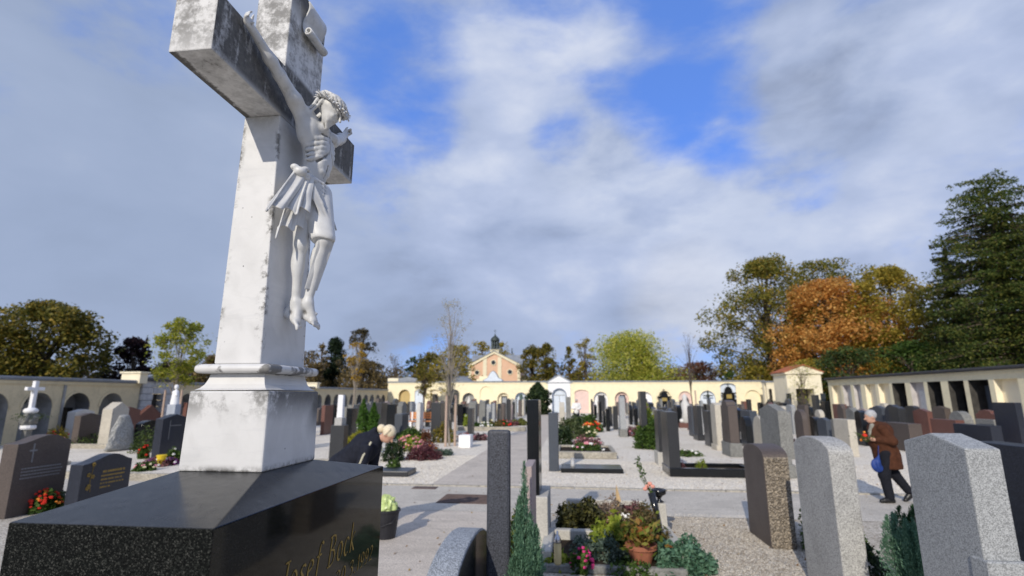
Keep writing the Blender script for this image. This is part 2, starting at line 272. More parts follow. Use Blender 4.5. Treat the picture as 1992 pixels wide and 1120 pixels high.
class MB:
    def __init__(s): s.v = []; s.f = []
    def add(s, V, F):
        b = len(s.v); s.v += [tuple(float(c) for c in p) for p in V]; s.f += [tuple(b+i for i in f) for f in F]; return s
    def box(s, x0, x1, y0, y1, z0, z1):
        return s.add([(x0, y0, z0), (x1, y0, z0), (x1, y1, z0), (x0, y1, z0), (x0, y0, z1), (x1, y0, z1), (x1, y1, z1), (x0, y1, z1)],
                     [(0, 3, 2, 1), (4, 5, 6, 7), (0, 1, 5, 4), (1, 2, 6, 5), (2, 3, 7, 6), (3, 0, 4, 7)])
    def frustum(s, a, b):   # a, b = (x0, x1, y0, y1, z)
        return s.add([(a[0], a[2], a[4]), (a[1], a[2], a[4]), (a[1], a[3], a[4]), (a[0], a[3], a[4]), (b[0], b[2], b[4]), (b[1], b[2], b[4]), (b[1], b[3], b[4]), (b[0], b[3], b[4])],
                     [(0, 3, 2, 1), (4, 5, 6, 7), (0, 1, 5, 4), (1, 2, 6, 5), (2, 3, 7, 6), (3, 0, 4, 7)])
    def prism(s, prof, a, b, axis='x'):   # prof = list of (u, z); axis = extrusion direction
        n = len(prof); P = (lambda u, z, t: (t, u, z)) if axis == 'x' else (lambda u, z, t: (u, t, z))
        V = [P(u, z, a) for u, z in prof] + [P(u, z, b) for u, z in prof]
        F = [tuple(range(n)), tuple(range(2*n-1, n-1, -1))] + [(i, i+n, (i+1) % n+n, (i+1) % n) for i in range(n)]
        return s.add(V, F)
    def tube(s, pts, rad, k=6, cap=True):
        pts = [Vector(p) for p in pts]; rad = rad if hasattr(rad, '__len__') else [rad]*len(pts); V = []; F = []
        ref = Vector((0, 0, 1)) if abs((pts[-1]-pts[0]).normalized().z) < 0.9 else Vector((1, 0, 0))
        for i, p in enumerate(pts):
            d = (pts[min(i+1, len(pts)-1)]-pts[max(i-1, 0)]).normalized(); a = d.cross(ref).normalized(); b = d.cross(a)
            V += [tuple(p+(a*math.cos(t)+b*math.sin(t))*rad[i]) for t in [2*math.pi*j/k for j in range(k)]]
        for i in range(len(pts)-1):
            F += [(i*k+j, i*k+(j+1) % k, (i+1)*k+(j+1) % k, (i+1)*k+j) for j in range(k)]
        if cap: F += [tuple(range(k-1, -1, -1)), tuple((len(pts)-1)*k+j for j in range(k))]
        return s.add(V, F)
    def lathe(s, prof, c=(0, 0, 0), k=16):   # prof = (r, z)
        V = []; F = []; m = len(prof)
        for r, z in prof: V += [(c[0]+r*math.cos(2*math.pi*j/k), c[1]+r*math.sin(2*math.pi*j/k), c[2]+z) for j in range(k)]
        for i in range(m-1): F += [(i*k+j, i*k+(j+1) % k, (i+1)*k+(j+1) % k, (i+1)*k+j) for j in range(k)]
        F += [tuple(range(k-1, -1, -1)), tuple((m-1)*k+j for j in range(k))]
        return s.add(V, F)
    def ball(s, c, r, k=8, sz=1.0):
        pr = [(max(1e-4, r*math.sin(math.pi*i/k)), -r*sz*math.cos(math.pi*i/k)) for i in range(k+1)]
        return s.lathe(pr, c, k+2)
    def build(s, name, mat, parent=None, bevel=0.0, seg=2, smooth=False, loc=None):
        me = bpy.data.meshes.new(name); me.from_pydata(s.v, [], s.f)
        bm = bmesh.new(); bm.from_mesh(me); bmesh.ops.recalc_face_normals(bm, faces=bm.faces)
        if bevel: bmesh.ops.bevel(bm, geom=[e for e in bm.edges if e.is_manifold and e.calc_face_angle(0) > 0.3], offset=bevel, segments=seg, affect='EDGES', profile=0.5)
        bm.to_mesh(me); bm.free(); return link(name, me, mat, parent, loc, smooth)
def struct(o): return tag(o, kind='structure')

# ------------------------------------------------------------------ signed distance fields -> one continuous surface
class SDF:
    def __init__(s, lo, hi, vox):
        s.lo = np.array(lo, float); s.vox = vox; s.n = np.ceil((np.array(hi)-s.lo)/vox).astype(int)+1; s.F = np.full(s.n, 0.2, np.float32)
    def sub(s, lo, hi):
        a = np.clip(np.floor((np.array(lo)-s.lo)/s.vox).astype(int), 0, s.n); b = np.clip(np.ceil((np.array(hi)-s.lo)/s.vox).astype(int)+1, 0, s.n)
        sl = tuple(slice(a[i], b[i]) for i in range(3))
        g = np.meshgrid(*[s.lo[i]+np.arange(a[i], b[i])*s.vox for i in range(3)], indexing='ij'); return sl, np.stack(g, -1)
    def merge(s, sl, d, k, op):
        F = s.F[sl]
        if F.size == 0: return
        if op == 'add': h = np.clip(0.5+0.5*(F-d)/k, 0, 1); s.F[sl] = F*(1-h)+d*h-k*h*(1-h)
        else: h = np.clip(0.5-0.5*(F+d)/k, 0, 1); s.F[sl] = F*(1-h)+(-d)*h+k*h*(1-h)
    def cap(s, a, b, r1, r2=None, k=0.01, op='add', sq=None):
        a = np.array(a, float); b = np.array(b, float); r2 = r1 if r2 is None else r2; R = max(r1, r2)*1.2+3*k+2*s.vox
        sl, P = s.sub(np.minimum(a, b)-R, np.maximum(a, b)+R); ab = b-a; t = np.clip(((P-a)@ab)/max(ab@ab, 1e-9), 0, 1)
        d = P-a-t[..., None]*ab
        if sq is not None: d = d*np.array(sq)
        s.merge(sl, np.linalg.norm(d, axis=-1)-(r1+(r2-r1)*t), k, op); return s
    def ell(s, c, r, k=0.01, op='add', rot=None):
        c = np.array(c, float); r = np.array(r, float); R = r.max()+3*k+2*s.vox; sl, P = s.sub(c-R, c+R); q = P-c
        if rot is not None: q = q@np.array(rot.to_3x3() if hasattr(rot, 'to_3x3') else rot)
        l = np.linalg.norm(q/r, axis=-1); s.merge(sl, (l-1)*r.min()*np.where(l > 1, 1, 1), k, op); return s
    def chain(s, pts, rad, k=0.01, op='add'):
        for i in range(len(pts)-1): s.cap(pts[i], pts[i+1], rad[i], rad[i+1], k, op)
        return s
    def mesh(s, name):
        F = s.F; I = F < 0; nx, ny, nz = F.shape; cs = (nx-1, ny-1, nz-1)
        acc = np.zeros(cs+(3,), np.float32); cnt = np.zeros(cs, np.float32); rng = [np.arange(c, dtype=np.float32) for c in cs]
        gx, gy, gz = rng[0][:, None, None], rng[1][None, :, None], rng[2][None, None, :]
        def S(o): return tuple(slice(o[i], o[i]+cs[i]) for i in range(3))
        for ax in range(3):
            o1, o2 = [i for i in range(3) if i != ax]
            for u in (0, 1):
                for v in (0, 1):
                    a = [0, 0, 0]; a[o1] = u; a[o2] = v; b = list(a); b[ax] = 1
                    fa, fb = F[S(a)], F[S(b)]; x = (fa < 0) != (fb < 0); t = np.where(x, fa/np.where(x, fa-fb, 1), 0)
                    p = [gx+a[0], gy+a[1], gz+a[2]]
                    for i in range(3): acc[..., i] += np.where(x, p[i]+(t if i == ax else 0), 0)
                    cnt += x
        act = cnt > 0; idx = np.full(cs, -1, np.int64); idx[act] = np.arange(act.sum())
        V = acc[act]/cnt[act][:, None]*s.vox+s.lo; Q = []
        for ax in range(3):
            o1, o2 = (ax+1) % 3, (ax+2) % 3
            a = [slice(None)]*3; b = [slice(None)]*3; a[ax] = slice(0, -1); b[ax] = slice(1, None)
            for q in (a, b): q[o1] = slice(1, -1); q[o2] = slice(1, -1)
            ia, ib = I[tuple(a)], I[tuple(b)]; w = np.argwhere(ia != ib)
            if not len(w): continue
            base = w.copy(); base[:, o1] += 1; base[:, o2] += 1
            def at(du, dv): c = base.copy(); c[:, o1] -= du; c[:, o2] -= dv; return idx[c[:, 0], c[:, 1], c[:, 2]]
            q = np.stack([at(1, 1), at(0, 1), at(0, 0), at(1, 0)], 1); fl = ~ia[tuple(w.T)]; q[fl] = q[fl][:, ::-1]; Q.append(q)
        return np_mesh(name, V, np.concatenate(Q))
# ------------------------------------------------------------------ ground, roads
def sheet(name, x0, x1, y0, y1, z, mat, kind='structure'):
    me = bpy.data.meshes.new(name); me.from_pydata([(x0, y0, z), (x1, y0, z), (x1, y1, z), (x0, y1, z)], [], [(0, 1, 2, 3)])
    return tag(link(name, me, mat), kind=kind)
GRASS = plain('rough_grass', (0.055, 0.075, 0.025), 0.95, 0.5, 3, 0.1)
sheet('ground', -1500, 1500, -300, 2500, -0.012, GRASS)
sheet('gravel_yard', -22, 20.4, 9.0, 61, 0.0, GRAVEL)
sheet('gravel_yard', -22, 20.4, -9, 9.0, 0.0, GRAVEL2)
sheet('road', -22, 20.4, 8.95, 11.25, 0.006, ASPH)
sheet('path', -2.95, -1.05, -9, 8.95, 0.004, ASPH2)
sheet('path', -3.1, -1.2, 11.44, 60, 0.004, ASPH2)
kb = MB(); x = -22.0
while x < 20:
    L = 1.0; kb.box(x, x+L-0.012, 11.25, 11.37, -0.05, 0.032+0.006*math.sin(x*5)); x += L
KERBM = granite('kerb_stone', (0.36, 0.33, 0.27), 0.3, 40, 0.9, 0.7)
o = kb.build('kerb', KERBM, None, 0.008, 1); struct(o)
# gravel verge that has crept over the kerb, real pebbles near the camera
def pebbles(name, x0, x1, y0, y1, n, s0, s1, mat, z=0.0):
    oc = np.array([(1, 0, 0), (0, 1, 0), (-1, 0, 0), (0, -1, 0), (0, 0, 1), (0, 0, -1)], float)
    of = np.array([(0, 1, 4), (1, 2, 4), (2, 3, 4), (3, 0, 4), (1, 0, 5), (2, 1, 5), (3, 2, 5), (0, 3, 5)])
    c = np.stack([RNG.uniform(x0, x1, n), RNG.uniform(y0, y1, n), np.full(n, z)], 1); s = RNG.uniform(s0, s1, (n, 1, 1))*RNG.uniform(0.6, 1.2, (n, 1, 3))
    V = oc[None]*s*RNG.uniform(0.8, 1.2, (n, 6, 1)); a = RNG.uniform(0, 6.28, n); ca, sa = np.cos(a)[:, None], np.sin(a)[:, None]
    X = V[..., 0]*ca-V[..., 1]*sa; Y = V[..., 0]*sa+V[..., 1]*ca; V[..., 0] = X; V[..., 1] = Y; V = V*np.array([1, 1, 0.7])+c[:, None]
    F = of[None]+(np.arange(n)*6)[:, None, None]
    return link(name, np_mesh(name, V.reshape(-1, 3), F.reshape(-1, 3)), mat)
PEB = foliage('loose_pebbles', [(0.34, 0.30, 0.24), (0.58, 0.52, 0.43), (0.74, 0.68, 0.57), (0.86, 0.81, 0.71)], 0.0, 0.8)
tag(pebbles('gravel', 1.3, 3.2, 5.2, 8.93, 24000, 0.006, 0.015, foliage('trodden_pebbles', [(0.16, 0.135, 0.105), (0.32, 0.28, 0.225), (0.46, 0.41, 0.34), (0.66, 0.61, 0.52)], 0.0, 0.8)), 'loose pale gravel between the planted grave and the grey granite stones', 'gravel', kind='stuff')
tag(pebbles('gravel', -1.0, 12, 11.4, 16, 30000, 0.007, 0.016, PEB), 'pale gravel strewn beyond the road kerb', 'gravel', kind='stuff')
tag(pebbles('gravel', -6.5, -3.1, 11.5, 17, 14000, 0.008, 0.017, PEB), 'pale gravel spread left of the paved lane', 'gravel', kind='stuff')
# edge of gravel spilling onto the road
tag(pebbles('gravel', 1.2, 3.4, 8.85, 9.15, 500, 0.004, 0.011, PEB, 0.006), 'scattered gravel along the near edge of the road', 'gravel', kind='stuff')
grate = thing('drain_grate', 'brownish steel cover plate let into the lane beyond the litter bin', 'grate', (-1.98, 9.95, 0.0))
b = MB(); b.box(-0.50, 0.50, -0.42, 0.42, 0.004, 0.012); b.build('frame', plain('rusty_steel', (0.14, 0.10, 0.085), 0.8, 0.3, 8, 0.3, 0.3), grate)
for k in range(14):
    MB().box(-0.48, 0.48, -0.40+k*0.058, -0.365+k*0.058, 0.013, 0.021).build('bar', plain('rusty_steel', (0.14, 0.10, 0.085)), grate)
dr = on_x  # noqa
dc = thing('drain_cover', 'small dark drain cover at the road kerb left of the lane', 'drain cover', (-3.1, 11.0, 0.0))
MB().box(-0.25, 0.25, -0.13, 0.13, 0.006, 0.016).build('plate', plain('rusty_steel', (0.14, 0.10, 0.085)), dc)

# ------------------------------------------------------------------ the monument: black granite pedestal, marble cross, carved figure
ped = thing('tomb_pedestal', 'polished black granite tomb pedestal with gilt name under the marble cross', 'pedestal', (-0.826, 1.30, 0))
PX, PY = 0.2015, 0.41
b = MB(); b.box(-PX, PX, -PY, PY, 0.10, 1.654); b.frustum((-PX, PX, -PY, PY, 1.654), (-0.106, 0.106, -0.126, 0.126, 1.706))
# weld the hip to the shaft as one solid
b = MB(); b.v = [(-PX, -PY, .1), (PX, -PY, .1), (PX, PY, .1), (-PX, PY, .1), (-PX, -PY, 1.654), (PX, -PY, 1.654), (PX, PY, 1.654), (-PX, PY, 1.654),
                 (-.106, -.126, 1.706), (.106, -.126, 1.706), (.106, .126, 1.706), (-.106, .126, 1.706)]
b.f = [(0, 3, 2, 1), (0, 1, 5, 4), (1, 2, 6, 5), (2, 3, 7, 6), (3, 0, 4, 7), (4, 5, 9, 8), (5, 6, 10, 9), (6, 7, 11, 10), (7, 4, 8, 11), (8, 9, 10, 11)]
b.build('granite_block', POLISH, ped, 0.0018, 2)
b = MB(); b.box(-PX-.05, PX+.05, -PY-.05, PY+.05, 0.0, 0.10); b.build('footing', CONC, ped, 0.01)
# lettering: broad-nib strokes, cut as thin raised gilt ribbons on the east face
def arc(cx, cy, rx, ry, a0, a1, n=12): return [(cx+rx*math.cos(math.radians(a0+(a1-a0)*i/n)), cy+ry*math.sin(math.radians(a0+(a1-a0)*i/n))) for i in range(n+1)]
GL = {  # strokes in a box: x from 0 to the glyph width, y 0 = baseline, 1 = capital height
 'J': (0.34, [[(0.28, 1.0), (0.25, 0.2), (0.20, 0.02), (0.10, -0.08), (0.0, -0.05)], [(0.14, 1.0), (0.34, 1.0)]]),
 'o': (0.38, [arc(0.19, 0.31, 0.16, 0.31, 0, 360, 22)]),
 's': (0.30, [[(0.27, 0.56), (0.19, 0.63), (0.08, 0.58), (0.05, 0.47), (0.10, 0.38), (0.20, 0.28), (0.25, 0.17), (0.20, 0.04), (0.10, -0.01), (0.0, 0.06)]]),
 'e': (0.34, [[(0.05, 0.30), (0.27, 0.38), (0.29, 0.50), (0.24, 0.60), (0.15, 0.63)]+arc(0.17, 0.31, 0.15, 0.32, 95, 300, 14)]),
 'f': (0.28, [[(0.32, 0.95), (0.25, 1.03), (0.17, 0.98), (0.14, 0.85), (0.12, 0.0)], [(0.02, 0.60), (0.26, 0.62)]]),
 'B': (0.46, [[(0.08, 0.0), (0.08, 1.0)], [(0.0, 0.98), (0.16, 1.02), (0.32, 0.97), (0.37, 0.80), (0.32, 0.62), (0.20, 0.53), (0.08, 0.52)], [(0.20, 0.53), (0.34, 0.46), (0.42, 0.28), (0.34, 0.07), (0.18, -0.01), (0.0, 0.0)]]),
 'c': (0.32, [arc(0.18, 0.31, 0.15, 0.32, 45, 310, 16)]),
 'k': (0.38, [[(0.06, 1.05), (0.06, 0.0)], [(0.30, 0.66), (0.22, 0.60), (0.08, 0.33)], [(0.10, 0.36), (0.24, 0.14), (0.34, 0.0)]]),
 '3': (0.50, [[(0.04, 0.88), (0.20, 1.0), (0.36, 0.92), (0.36, 0.74), (0.26, 0.58), (0.12, 0.54)], [(0.24, 0.56), (0.38, 0.44), (0.42, 0.24), (0.30, 0.03), (0.14, -0.02), (0.0, 0.08)]]),
 '0': (0.52, [arc(0.24, 0.5, 0.20, 0.5, 0, 360, 22)]),
 '1': (0.30, [[(0.04, 0.82), (0.18, 1.0), (0.18, 0.0)]]),
 '9': (0.50, [arc(0.23, 0.68, 0.18, 0.32, 0, 360, 18), [(0.41, 0.68), (0.38, 0.35), (0.26, 0.08), (0.10, 0.0)]]),
 '2': (0.50, [[(0.04, 0.82), (0.14, 0.98), (0.28, 1.0), (0.38, 0.86), (0.36, 0.64), (0.20, 0.30), (0.02, 0.02), (0.20, 0.04), (0.42, 0.0)]]),
 '.': (0.20, [[(0.06, 0.06), (0.10, 0.0)]]), ' ': (0.26, []), '\u2020': (0.44, [[(0.20, 1.0), (0.20, -0.1)], [(0.02, 0.66), (0.38, 0.66)]]),
 'I': (0.30, [[(0.12, 1.0), (0.12, 0.0)]]), 'N': (0.55, [[(0.06, 0.0), (0.06, 1.0), (0.44, 0.0), (0.44, 1.0)]]), 'R': (0.50, [[(0.06, 0.0), (0.06, 1.0), (0.32, 0.95), (0.36, 0.75), (0.28, 0.56), (0.06, 0.5)], [(0.22, 0.52), (0.42, 0.0)]]),
}
def letter(ch, y, z, h, wx, nib, X, shear=0.16, th=0.0012):
    w, st = GL[ch]; m = MB(); a = math.radians(40); nx, nz = math.cos(a)*nib, math.sin(a)*nib
    for s in st:
        P = [(y+(u+v*shear)*h*wx, z+v*h) for u, v in s]; V = []; F = []
        for (py, pz) in P:
            V += [(X, py-nx, pz-nz), (X, py+nx, pz+nz), (X+th, py-nx, pz-nz), (X+th, py+nx, pz+nz)]
        for i in range(len(P)-1):
            q = 4*i; F += [(q+2, q+3, q+7, q+6), (q, q+2, q+6, q+4), (q+1, q+5, q+7, q+3)]
        m.add(V, F)
        for (py, pz) in (P[0], P[-1]): m.box(X, X+th*0.9, py-nib*0.55, py+nib*0.55, pz-nib*0.4, pz+nib*0.4)
    return (w+.14)*h*wx, m
def write(text, y0, y1, z, h, nib, X, parent, mat, th=0.0012):
    tot = sum(GL[c][0]+.14 for c in text)*h; wx = (y1-y0)/tot; y = y0
    for c in text:
        adv, m = letter(c, y, z, h, wx, nib, X, th=th)
        if m.v: m.build('letter', mat, parent)
        y += adv
gl_parent = ped
write('Josef Bock', 1.118-1.30, 1.515-1.30, 1.457, 0.068, 0.0028, PX+0.0003, ped, GOLD)
write('\u2020 30.3.1992', 1.34-1.30, 1.655-1.30, 1.392, 0.038, 0.0019, PX+0.0003, ped, GOLD)

cross = thing('marble_cross', 'tall weathered white marble cross on a black granite pedestal', 'cross', (-0.826, 1.30, 0))
cx_, cy_ = -0.826, 1.30
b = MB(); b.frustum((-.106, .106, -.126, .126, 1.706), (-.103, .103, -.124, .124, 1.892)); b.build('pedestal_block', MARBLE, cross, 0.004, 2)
# concave neck, round torus
nk = MB(); pts = [(0, 1.894, 1.00), (1, 1.899, .80), (2, 1.908, .64), (3, 1.922, .52), (4, 1.934, .47)]
for i in range(4):
    s0, s1 = pts[i][2], pts[i+1][2]; e = 0.045
    nk.frustum((-.052-e*s0, .052+e*s0, -.080-e*s0*.95, .080+e*s0*.95, pts[i][1]), (-.052-e*s1, .052+e*s1, -.080-e*s1*.95, .080+e*s1*.95, pts[i+1][1]))
nk.v = [(v[0]*.98, v[1]*.98, v[2]) for v in nk.v]
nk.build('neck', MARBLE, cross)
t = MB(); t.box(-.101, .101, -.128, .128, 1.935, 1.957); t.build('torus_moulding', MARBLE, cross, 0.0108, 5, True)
sh = MB(); sh.frustum((-.0605, .0625, -.106, .106, 1.958), (-.061, .0445, -.100, .100, 2.638))
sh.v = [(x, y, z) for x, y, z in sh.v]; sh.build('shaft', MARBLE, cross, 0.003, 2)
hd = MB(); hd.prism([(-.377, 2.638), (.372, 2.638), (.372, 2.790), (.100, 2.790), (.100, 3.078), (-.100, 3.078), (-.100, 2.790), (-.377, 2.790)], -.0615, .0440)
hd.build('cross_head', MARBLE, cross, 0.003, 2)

# the carved figure (marble, hung on the east face X = -0.782)
def V3(*a): return np.array(a, float)
S = SDF((-0.80, 0.95, 2.03), (-0.60, 1.62, 2.86), 0.0030)
nsh, fsh = V3(-.735, 1.238, 2.652), V3(-.735, 1.362, 2.650); nel, fel = V3(-.748, 1.128, 2.708), V3(-.748, 1.478, 2.706); nha, fha = V3(-.765, 1.022, 2.768), V3(-.765, 1.556, 2.770)
pel = V3(-.727, 1.285, 2.440); wai = V3(-.722, 1.295, 2.505); rib = V3(-.718, 1.300, 2.575); chs = V3(-.722, 1.300, 2.625); nec = V3(-.715, 1.300, 2.668)
S.ell(rib, (.037, .056, .072), .01); S.ell(chs+V3(0, -.004, 0), (.035, .066, .047), .012); S.ell((-.728, 1.245, 2.62), (.028, .026, .050), .014); S.ell(wai, (.031, .042, .055), .014); S.ell(pel, (.036, .050, .040), .014)
for y, r in ((1.272, .024), (1.328, .024)): S.ell((-.697, y, 2.628), (.021, r, .018), .006)       # pectorals
S.ell((-.690, 1.298, 2.545), (.010, .026, .040), .014)
def srf(y, z, o=0.0):   # front surface of the rib cage
    return (-.718+.037*math.sqrt(max(.02, 1-((y-1.300)/.056)**2-((z-2.575)/.080)**2))+o, y, z)
for i, z in enumerate((2.604, 2.588, 2.572, 2.557, 2.543)):                                         # ribs
    for sgn in (-1, 1):
        S.chain([srf(1.300+sgn*(.014+.004*i), z+.002, .0005), srf(1.300+sgn*(.032+.002*i), z-.004, .0015), srf(1.300+sgn*.050, z-.014, .002), (-.722, 1.300+sgn*.058, z-.020)], [.0028, .0038, .0038, .0032], .005)
for sgn in (-1, 1):   # costal arch and pectoral lower edge, carved
    S.chain([srf(1.300+sgn*.006, 2.566, .004), srf(1.300+sgn*.020, 2.546, .003), srf(1.300+sgn*.036, 2.526, .002)], [.0030, .0035, .003], .005, 'sub')
    S.chain([srf(1.300+sgn*.010, 2.612, .004), srf(1.300+sgn*.030, 2.608, .0035), srf(1.300+sgn*.046, 2.616, .003)], [.0022, .0026, .002], .004, 'sub')
S.cap(srf(1.300, 2.640, .004), srf(1.298, 2.560, .003), .0026, .0022, .004, 'sub'); S.cap((-.684, 1.297, 2.545), (-.688, 1.295, 2.480), .0026, .0022, .004, 'sub')
for z in (2.540, 2.522, 2.503):
    for sg in (-1, 1): S.ell((-.6925, 1.297+sg*.012, z), (.0085, .011, .0085), .003)
S.ell((-.688, 1.294, 2.487), (.004, .003, .004), .003, 'sub')
for a, e, h, s1 in ((nsh, nel, nha, -1), (fsh, fel, fha, 1)):
    S.ell(a+V3(.004, 0, .002), (.024, .026, .027), .010); S.cap(a, e, .0215, .0160, .008); S.ell(a*.55+e*.45+V3(.004, 0, -.004), (.020, .030, .021), .008)
    S.cap(chs+V3(-.004, s1*.05, -.03), a*.6+e*.4+V3(0, 0, -.010), .016, .013, .012)                 # lat into arm
    S.cap(e, h, .0158, .0098, .007); S.ell(e*.65+h*.35, (.0165, .023, .0165), .008)
    d = (h-e)/np.linalg.norm(h-e); S.ell(h+d*.014, (.0075, .016, .014), .005)                        # palm
    up = np.cross(d, V3(1, 0, 0)); up /= np.linalg.norm(up)
    if up[2] < 0: up = -up
    for j, off in enumerate((-.010, -.0035, .003, .009)):
        L = (.018, .021, .022, .018)[j]; p0 = h+d*.020+up*off*.9; p1 = p0+d*L*.55+V3(.006, 0, 0)+up*.002; p2 = p1+d*L*.15+V3(.011, 0, 0)+up*.003
        S.chain([p0, p1, p2], [.0034, .0030, .0026], .0022)
    S.chain([h+d*.006+up*.009, h+d*.016+up*.018+V3(.005, 0, 0), h+d*.022+up*.021+V3(.011, 0, 0)], [.0040, .0034, .0028], .003)
    S.cap(h+d*.012+V3(.002, 0, 0), h+d*.012+V3(.013, 0, 0), .0028, .0034, .001)                      # nail
# neck and head bowed to the east and north
hc = V3(-.672, 1.260, 2.679); S.cap(chs+V3(.004, 0, .03), hc+V3(-.008, .006, -.010), .0145, .013, .008)
S.cap(nec+V3(.0, .02, -.01), hc+V3(-.01, .01, -.02), .007, .006, .006)
fd = V3(.83, .12, -.54); fd /= np.linalg.norm(fd); rt = np.cross(fd, V3(0, 0, 1)); rt /= np.linalg.norm(rt); uh = np.cross(rt, fd)
HS = 1.14
def hp(r, u, f): return hc+(rt*r+uh*u+fd*f)*HS
Rm = np.stack([rt, uh, fd], 1)
S.ell(hp(0, .010, -.002), (.030, .034, .036), .004, rot=Rm); S.ell(hp(0, -.012, .012), (.022, .028, .022), .008, rot=Rm)
S.cap(hp(0, .004, .031), hp(0, -.010, .040), .0032, .0046, .003)                                     # nose
S.cap(hp(-.014, .008, .026), hp(.014, .008, .026), .0045, .0045, .004)
for sg in (-1, 1):
    S.ell(hp(sg*.0105, .000, .033), (.0078, .0056, .0072), .003, 'sub', Rm); S.ell(hp(sg*.0100, -.001, .0265), (.0045, .0032, .0035), .001, rot=Rm)
    S.ell(hp(sg*.013, -.010, .023), (.006, .006, .006), .004, rot=Rm)
    for j in ((2, 4) if sg > 0 else range(5)):                                                       # long locks of hair
        S.chain([hp(sg*.025, .010-j*.002, -.004-j*.006), hp(sg*(.023), -.012, -.008-j*.005), hp(sg*(.021+.003*(j % 2)), -.032, -.012-j*.005), hp(sg*.020, -.042, -.014-j*.004)], [.005, .0045, .0038, .003], .002)
S.cap(hp(-.006, -.0185, .030), hp(.006, -.0185, .030), .0022, .0022, .002); S.cap(hp(-.006, -.0205, .034), hp(.006, -.0205, .034), .0010, .0010, .001, 'sub')
for j in range(5): S.cap(hp((j-2)*.006, -.026, .024-abs(j-2)*.003), hp((j-2)*.003, -.045+abs(j-2)*.004, .024-abs(j-2)*.002), .0055, .003, .003)
# legs: front leg bent out, the other behind it
hipn, hipf = V3(-.728, 1.264, 2.430), V3(-.718, 1.312, 2.430)
knf, anf = V3(-.672, 1.287, 2.300), V3(-.712, 1.300, 2.128); knn, ann = V3(-.727, 1.266, 2.282), V3(-.741, 1.290, 2.128)
S.chain([hipf, knf], [.034, .0215], .010); S.ell(knf+V3(.003, 0, 0), (.018, .018, .020), .008); S.chain([knf, anf], [.0185, .0115], .008); S.ell(knf*.7+anf*.3+V3(-.006, .001, 0), (.0175, .018, .038), .010)
S.chain([hipn, knn], [.030, .0190], .010); S.ell(knn+V3(.005, 0, 0), (.014, .016, .018), .008); S.chain([knn, ann], [.0160, .0108], .008); S.ell(knn*.7+ann*.3+V3(-.004, -.001, 0), (.016, .016, .038), .010)
def foot(an, heel, ball, toe, side):
    S.cap(an, heel, .0125, .0105, .008); S.cap(an+V3(.004, 0, 0), ball, .0125, .0095, .010); S.cap(heel, ball, .0095, .0085, .010)
    w = np.cross(toe-heel, V3(1, 0, .3)); w /= np.linalg.norm(w); dd = (toe-ball)/np.linalg.norm(toe-ball)
    S.cap(ball-w*.006, ball+w*.009, .0078, .0078, .005)
    for j in range(5):
        o = (j-2)*.0054*side; L = (.020, .017, .015, .013, .011)[j]; r = (.0052, .0036, .0034, .0032, .0030)[j]
        S.chain([ball+w*o*1.1, ball+w*o*1.15+dd*L*.8+V3(.003, 0, 0), ball+w*o*1.15+dd*L*1.2], [r, r*.95, r*.9], .0022)
foot(anf, V3(-.738, 1.302, 2.100), V3(-.697, 1.311, 2.080), V3(-.686, 1.316, 2.056), 1)
foot(ann, V3(-.764, 1.292, 2.098), V3(-.730, 1.286, 2.074), V3(-.719, 1.286, 2.050), -1)
S.cap(V3(-.700, 1.313, 2.098), V3(-.690, 1.312, 2.100), .0035, .0045, .001)
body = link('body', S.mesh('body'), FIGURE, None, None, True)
def smooth_mod(o, it=2, f=0.5):
    m = o.modifiers.new('smooth', 'SMOOTH'); m.iterations = it; m.factor = f
smooth_mod(body, 2)
fig = thing('crucifix_figure', 'carved white marble figure with crown of thorns hanging on the cross', 'statue', (0, 0, 0)); body.parent = fig
# crown of thorns
S = SDF((-0.74, 1.20, 2.62), (-0.61, 1.33, 2.75), 0.0022)
for k in range(3):
    P = [hp(.0345*math.cos(a)*(1+.08*math.sin(a*5+k*2)), .016+.006*math.sin(a*7+k*2.1)+.006*math.cos(a), .0385*math.sin(a)*(1+.07*math.cos(a*6+k))) for a in [i*2*math.pi/40 for i in range(41)]]
    S.chain(P, [.0046]*41, .0012)
for i in range(44):
    a = i*2*math.pi/44; r0 = hp(.036*math.cos(a), .016, .040*math.sin(a)); n = rt*math.cos(a)+fd*math.sin(a)+uh*random.uniform(-.9, .9); r1 = r0+n*.013+RNG.uniform(-.003, .003, 3); S.cap(r0, r1, .0036, .0014, .001)
for i in range(60):   # hair strands over the skull
    a = i*2*math.pi/60; r = .030; S.chain([hp(r*.2*math.cos(a), .041, r*.2*math.sin(a)-.004), hp(r*.72*math.cos(a), .034, r*.75*math.sin(a)), hp(r*.95*math.cos(a), .016, r*1.03*math.sin(a))], [.0030, .0034, .0030], .0012)
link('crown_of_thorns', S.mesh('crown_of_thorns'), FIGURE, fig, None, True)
# loincloth: band and wrap as a field, hanging folds as thick rippled sheets
S = SDF((-0.78, 1.17, 2.24), (-0.62, 1.38, 2.52), 0.0028)
S.ell(pel+V3(0.002, 0, .010), (.042, .054, .026), .008); S.chain([hipf+V3(.004, -.006, .01), knf+V3(.004, -.002, .006)], [.0425, .0275], .008); S.chain([hipf+V3(.0, -.02, -.02), knf+V3(-.01, -.012, .01)], [.036, .024], .010)
S.chain([hipn+V3(.002, 0, .01), hipn*.55+knn*.45], [.036, .028], .010)
for k in range(5):
    a = k*.2; S.chain([V3(-.700, 1.232+.004*k, 2.470-.006*k), V3(-.681, 1.275, 2.462-.011*k), V3(-.684, 1.325, 2.452-.012*k), V3(-.715, 1.348, 2.452-.010*k)], [.0045]*4, .003)
for k in range(5): S.chain([V3(-.690, 1.240, 2.448-.01*k), V3(-.672+.004*k, 1.262+.008*k, 2.40-.02*k), V3(-.655, 1.285+.004*k, 2.34)], [.003, .0032, .002], .004)
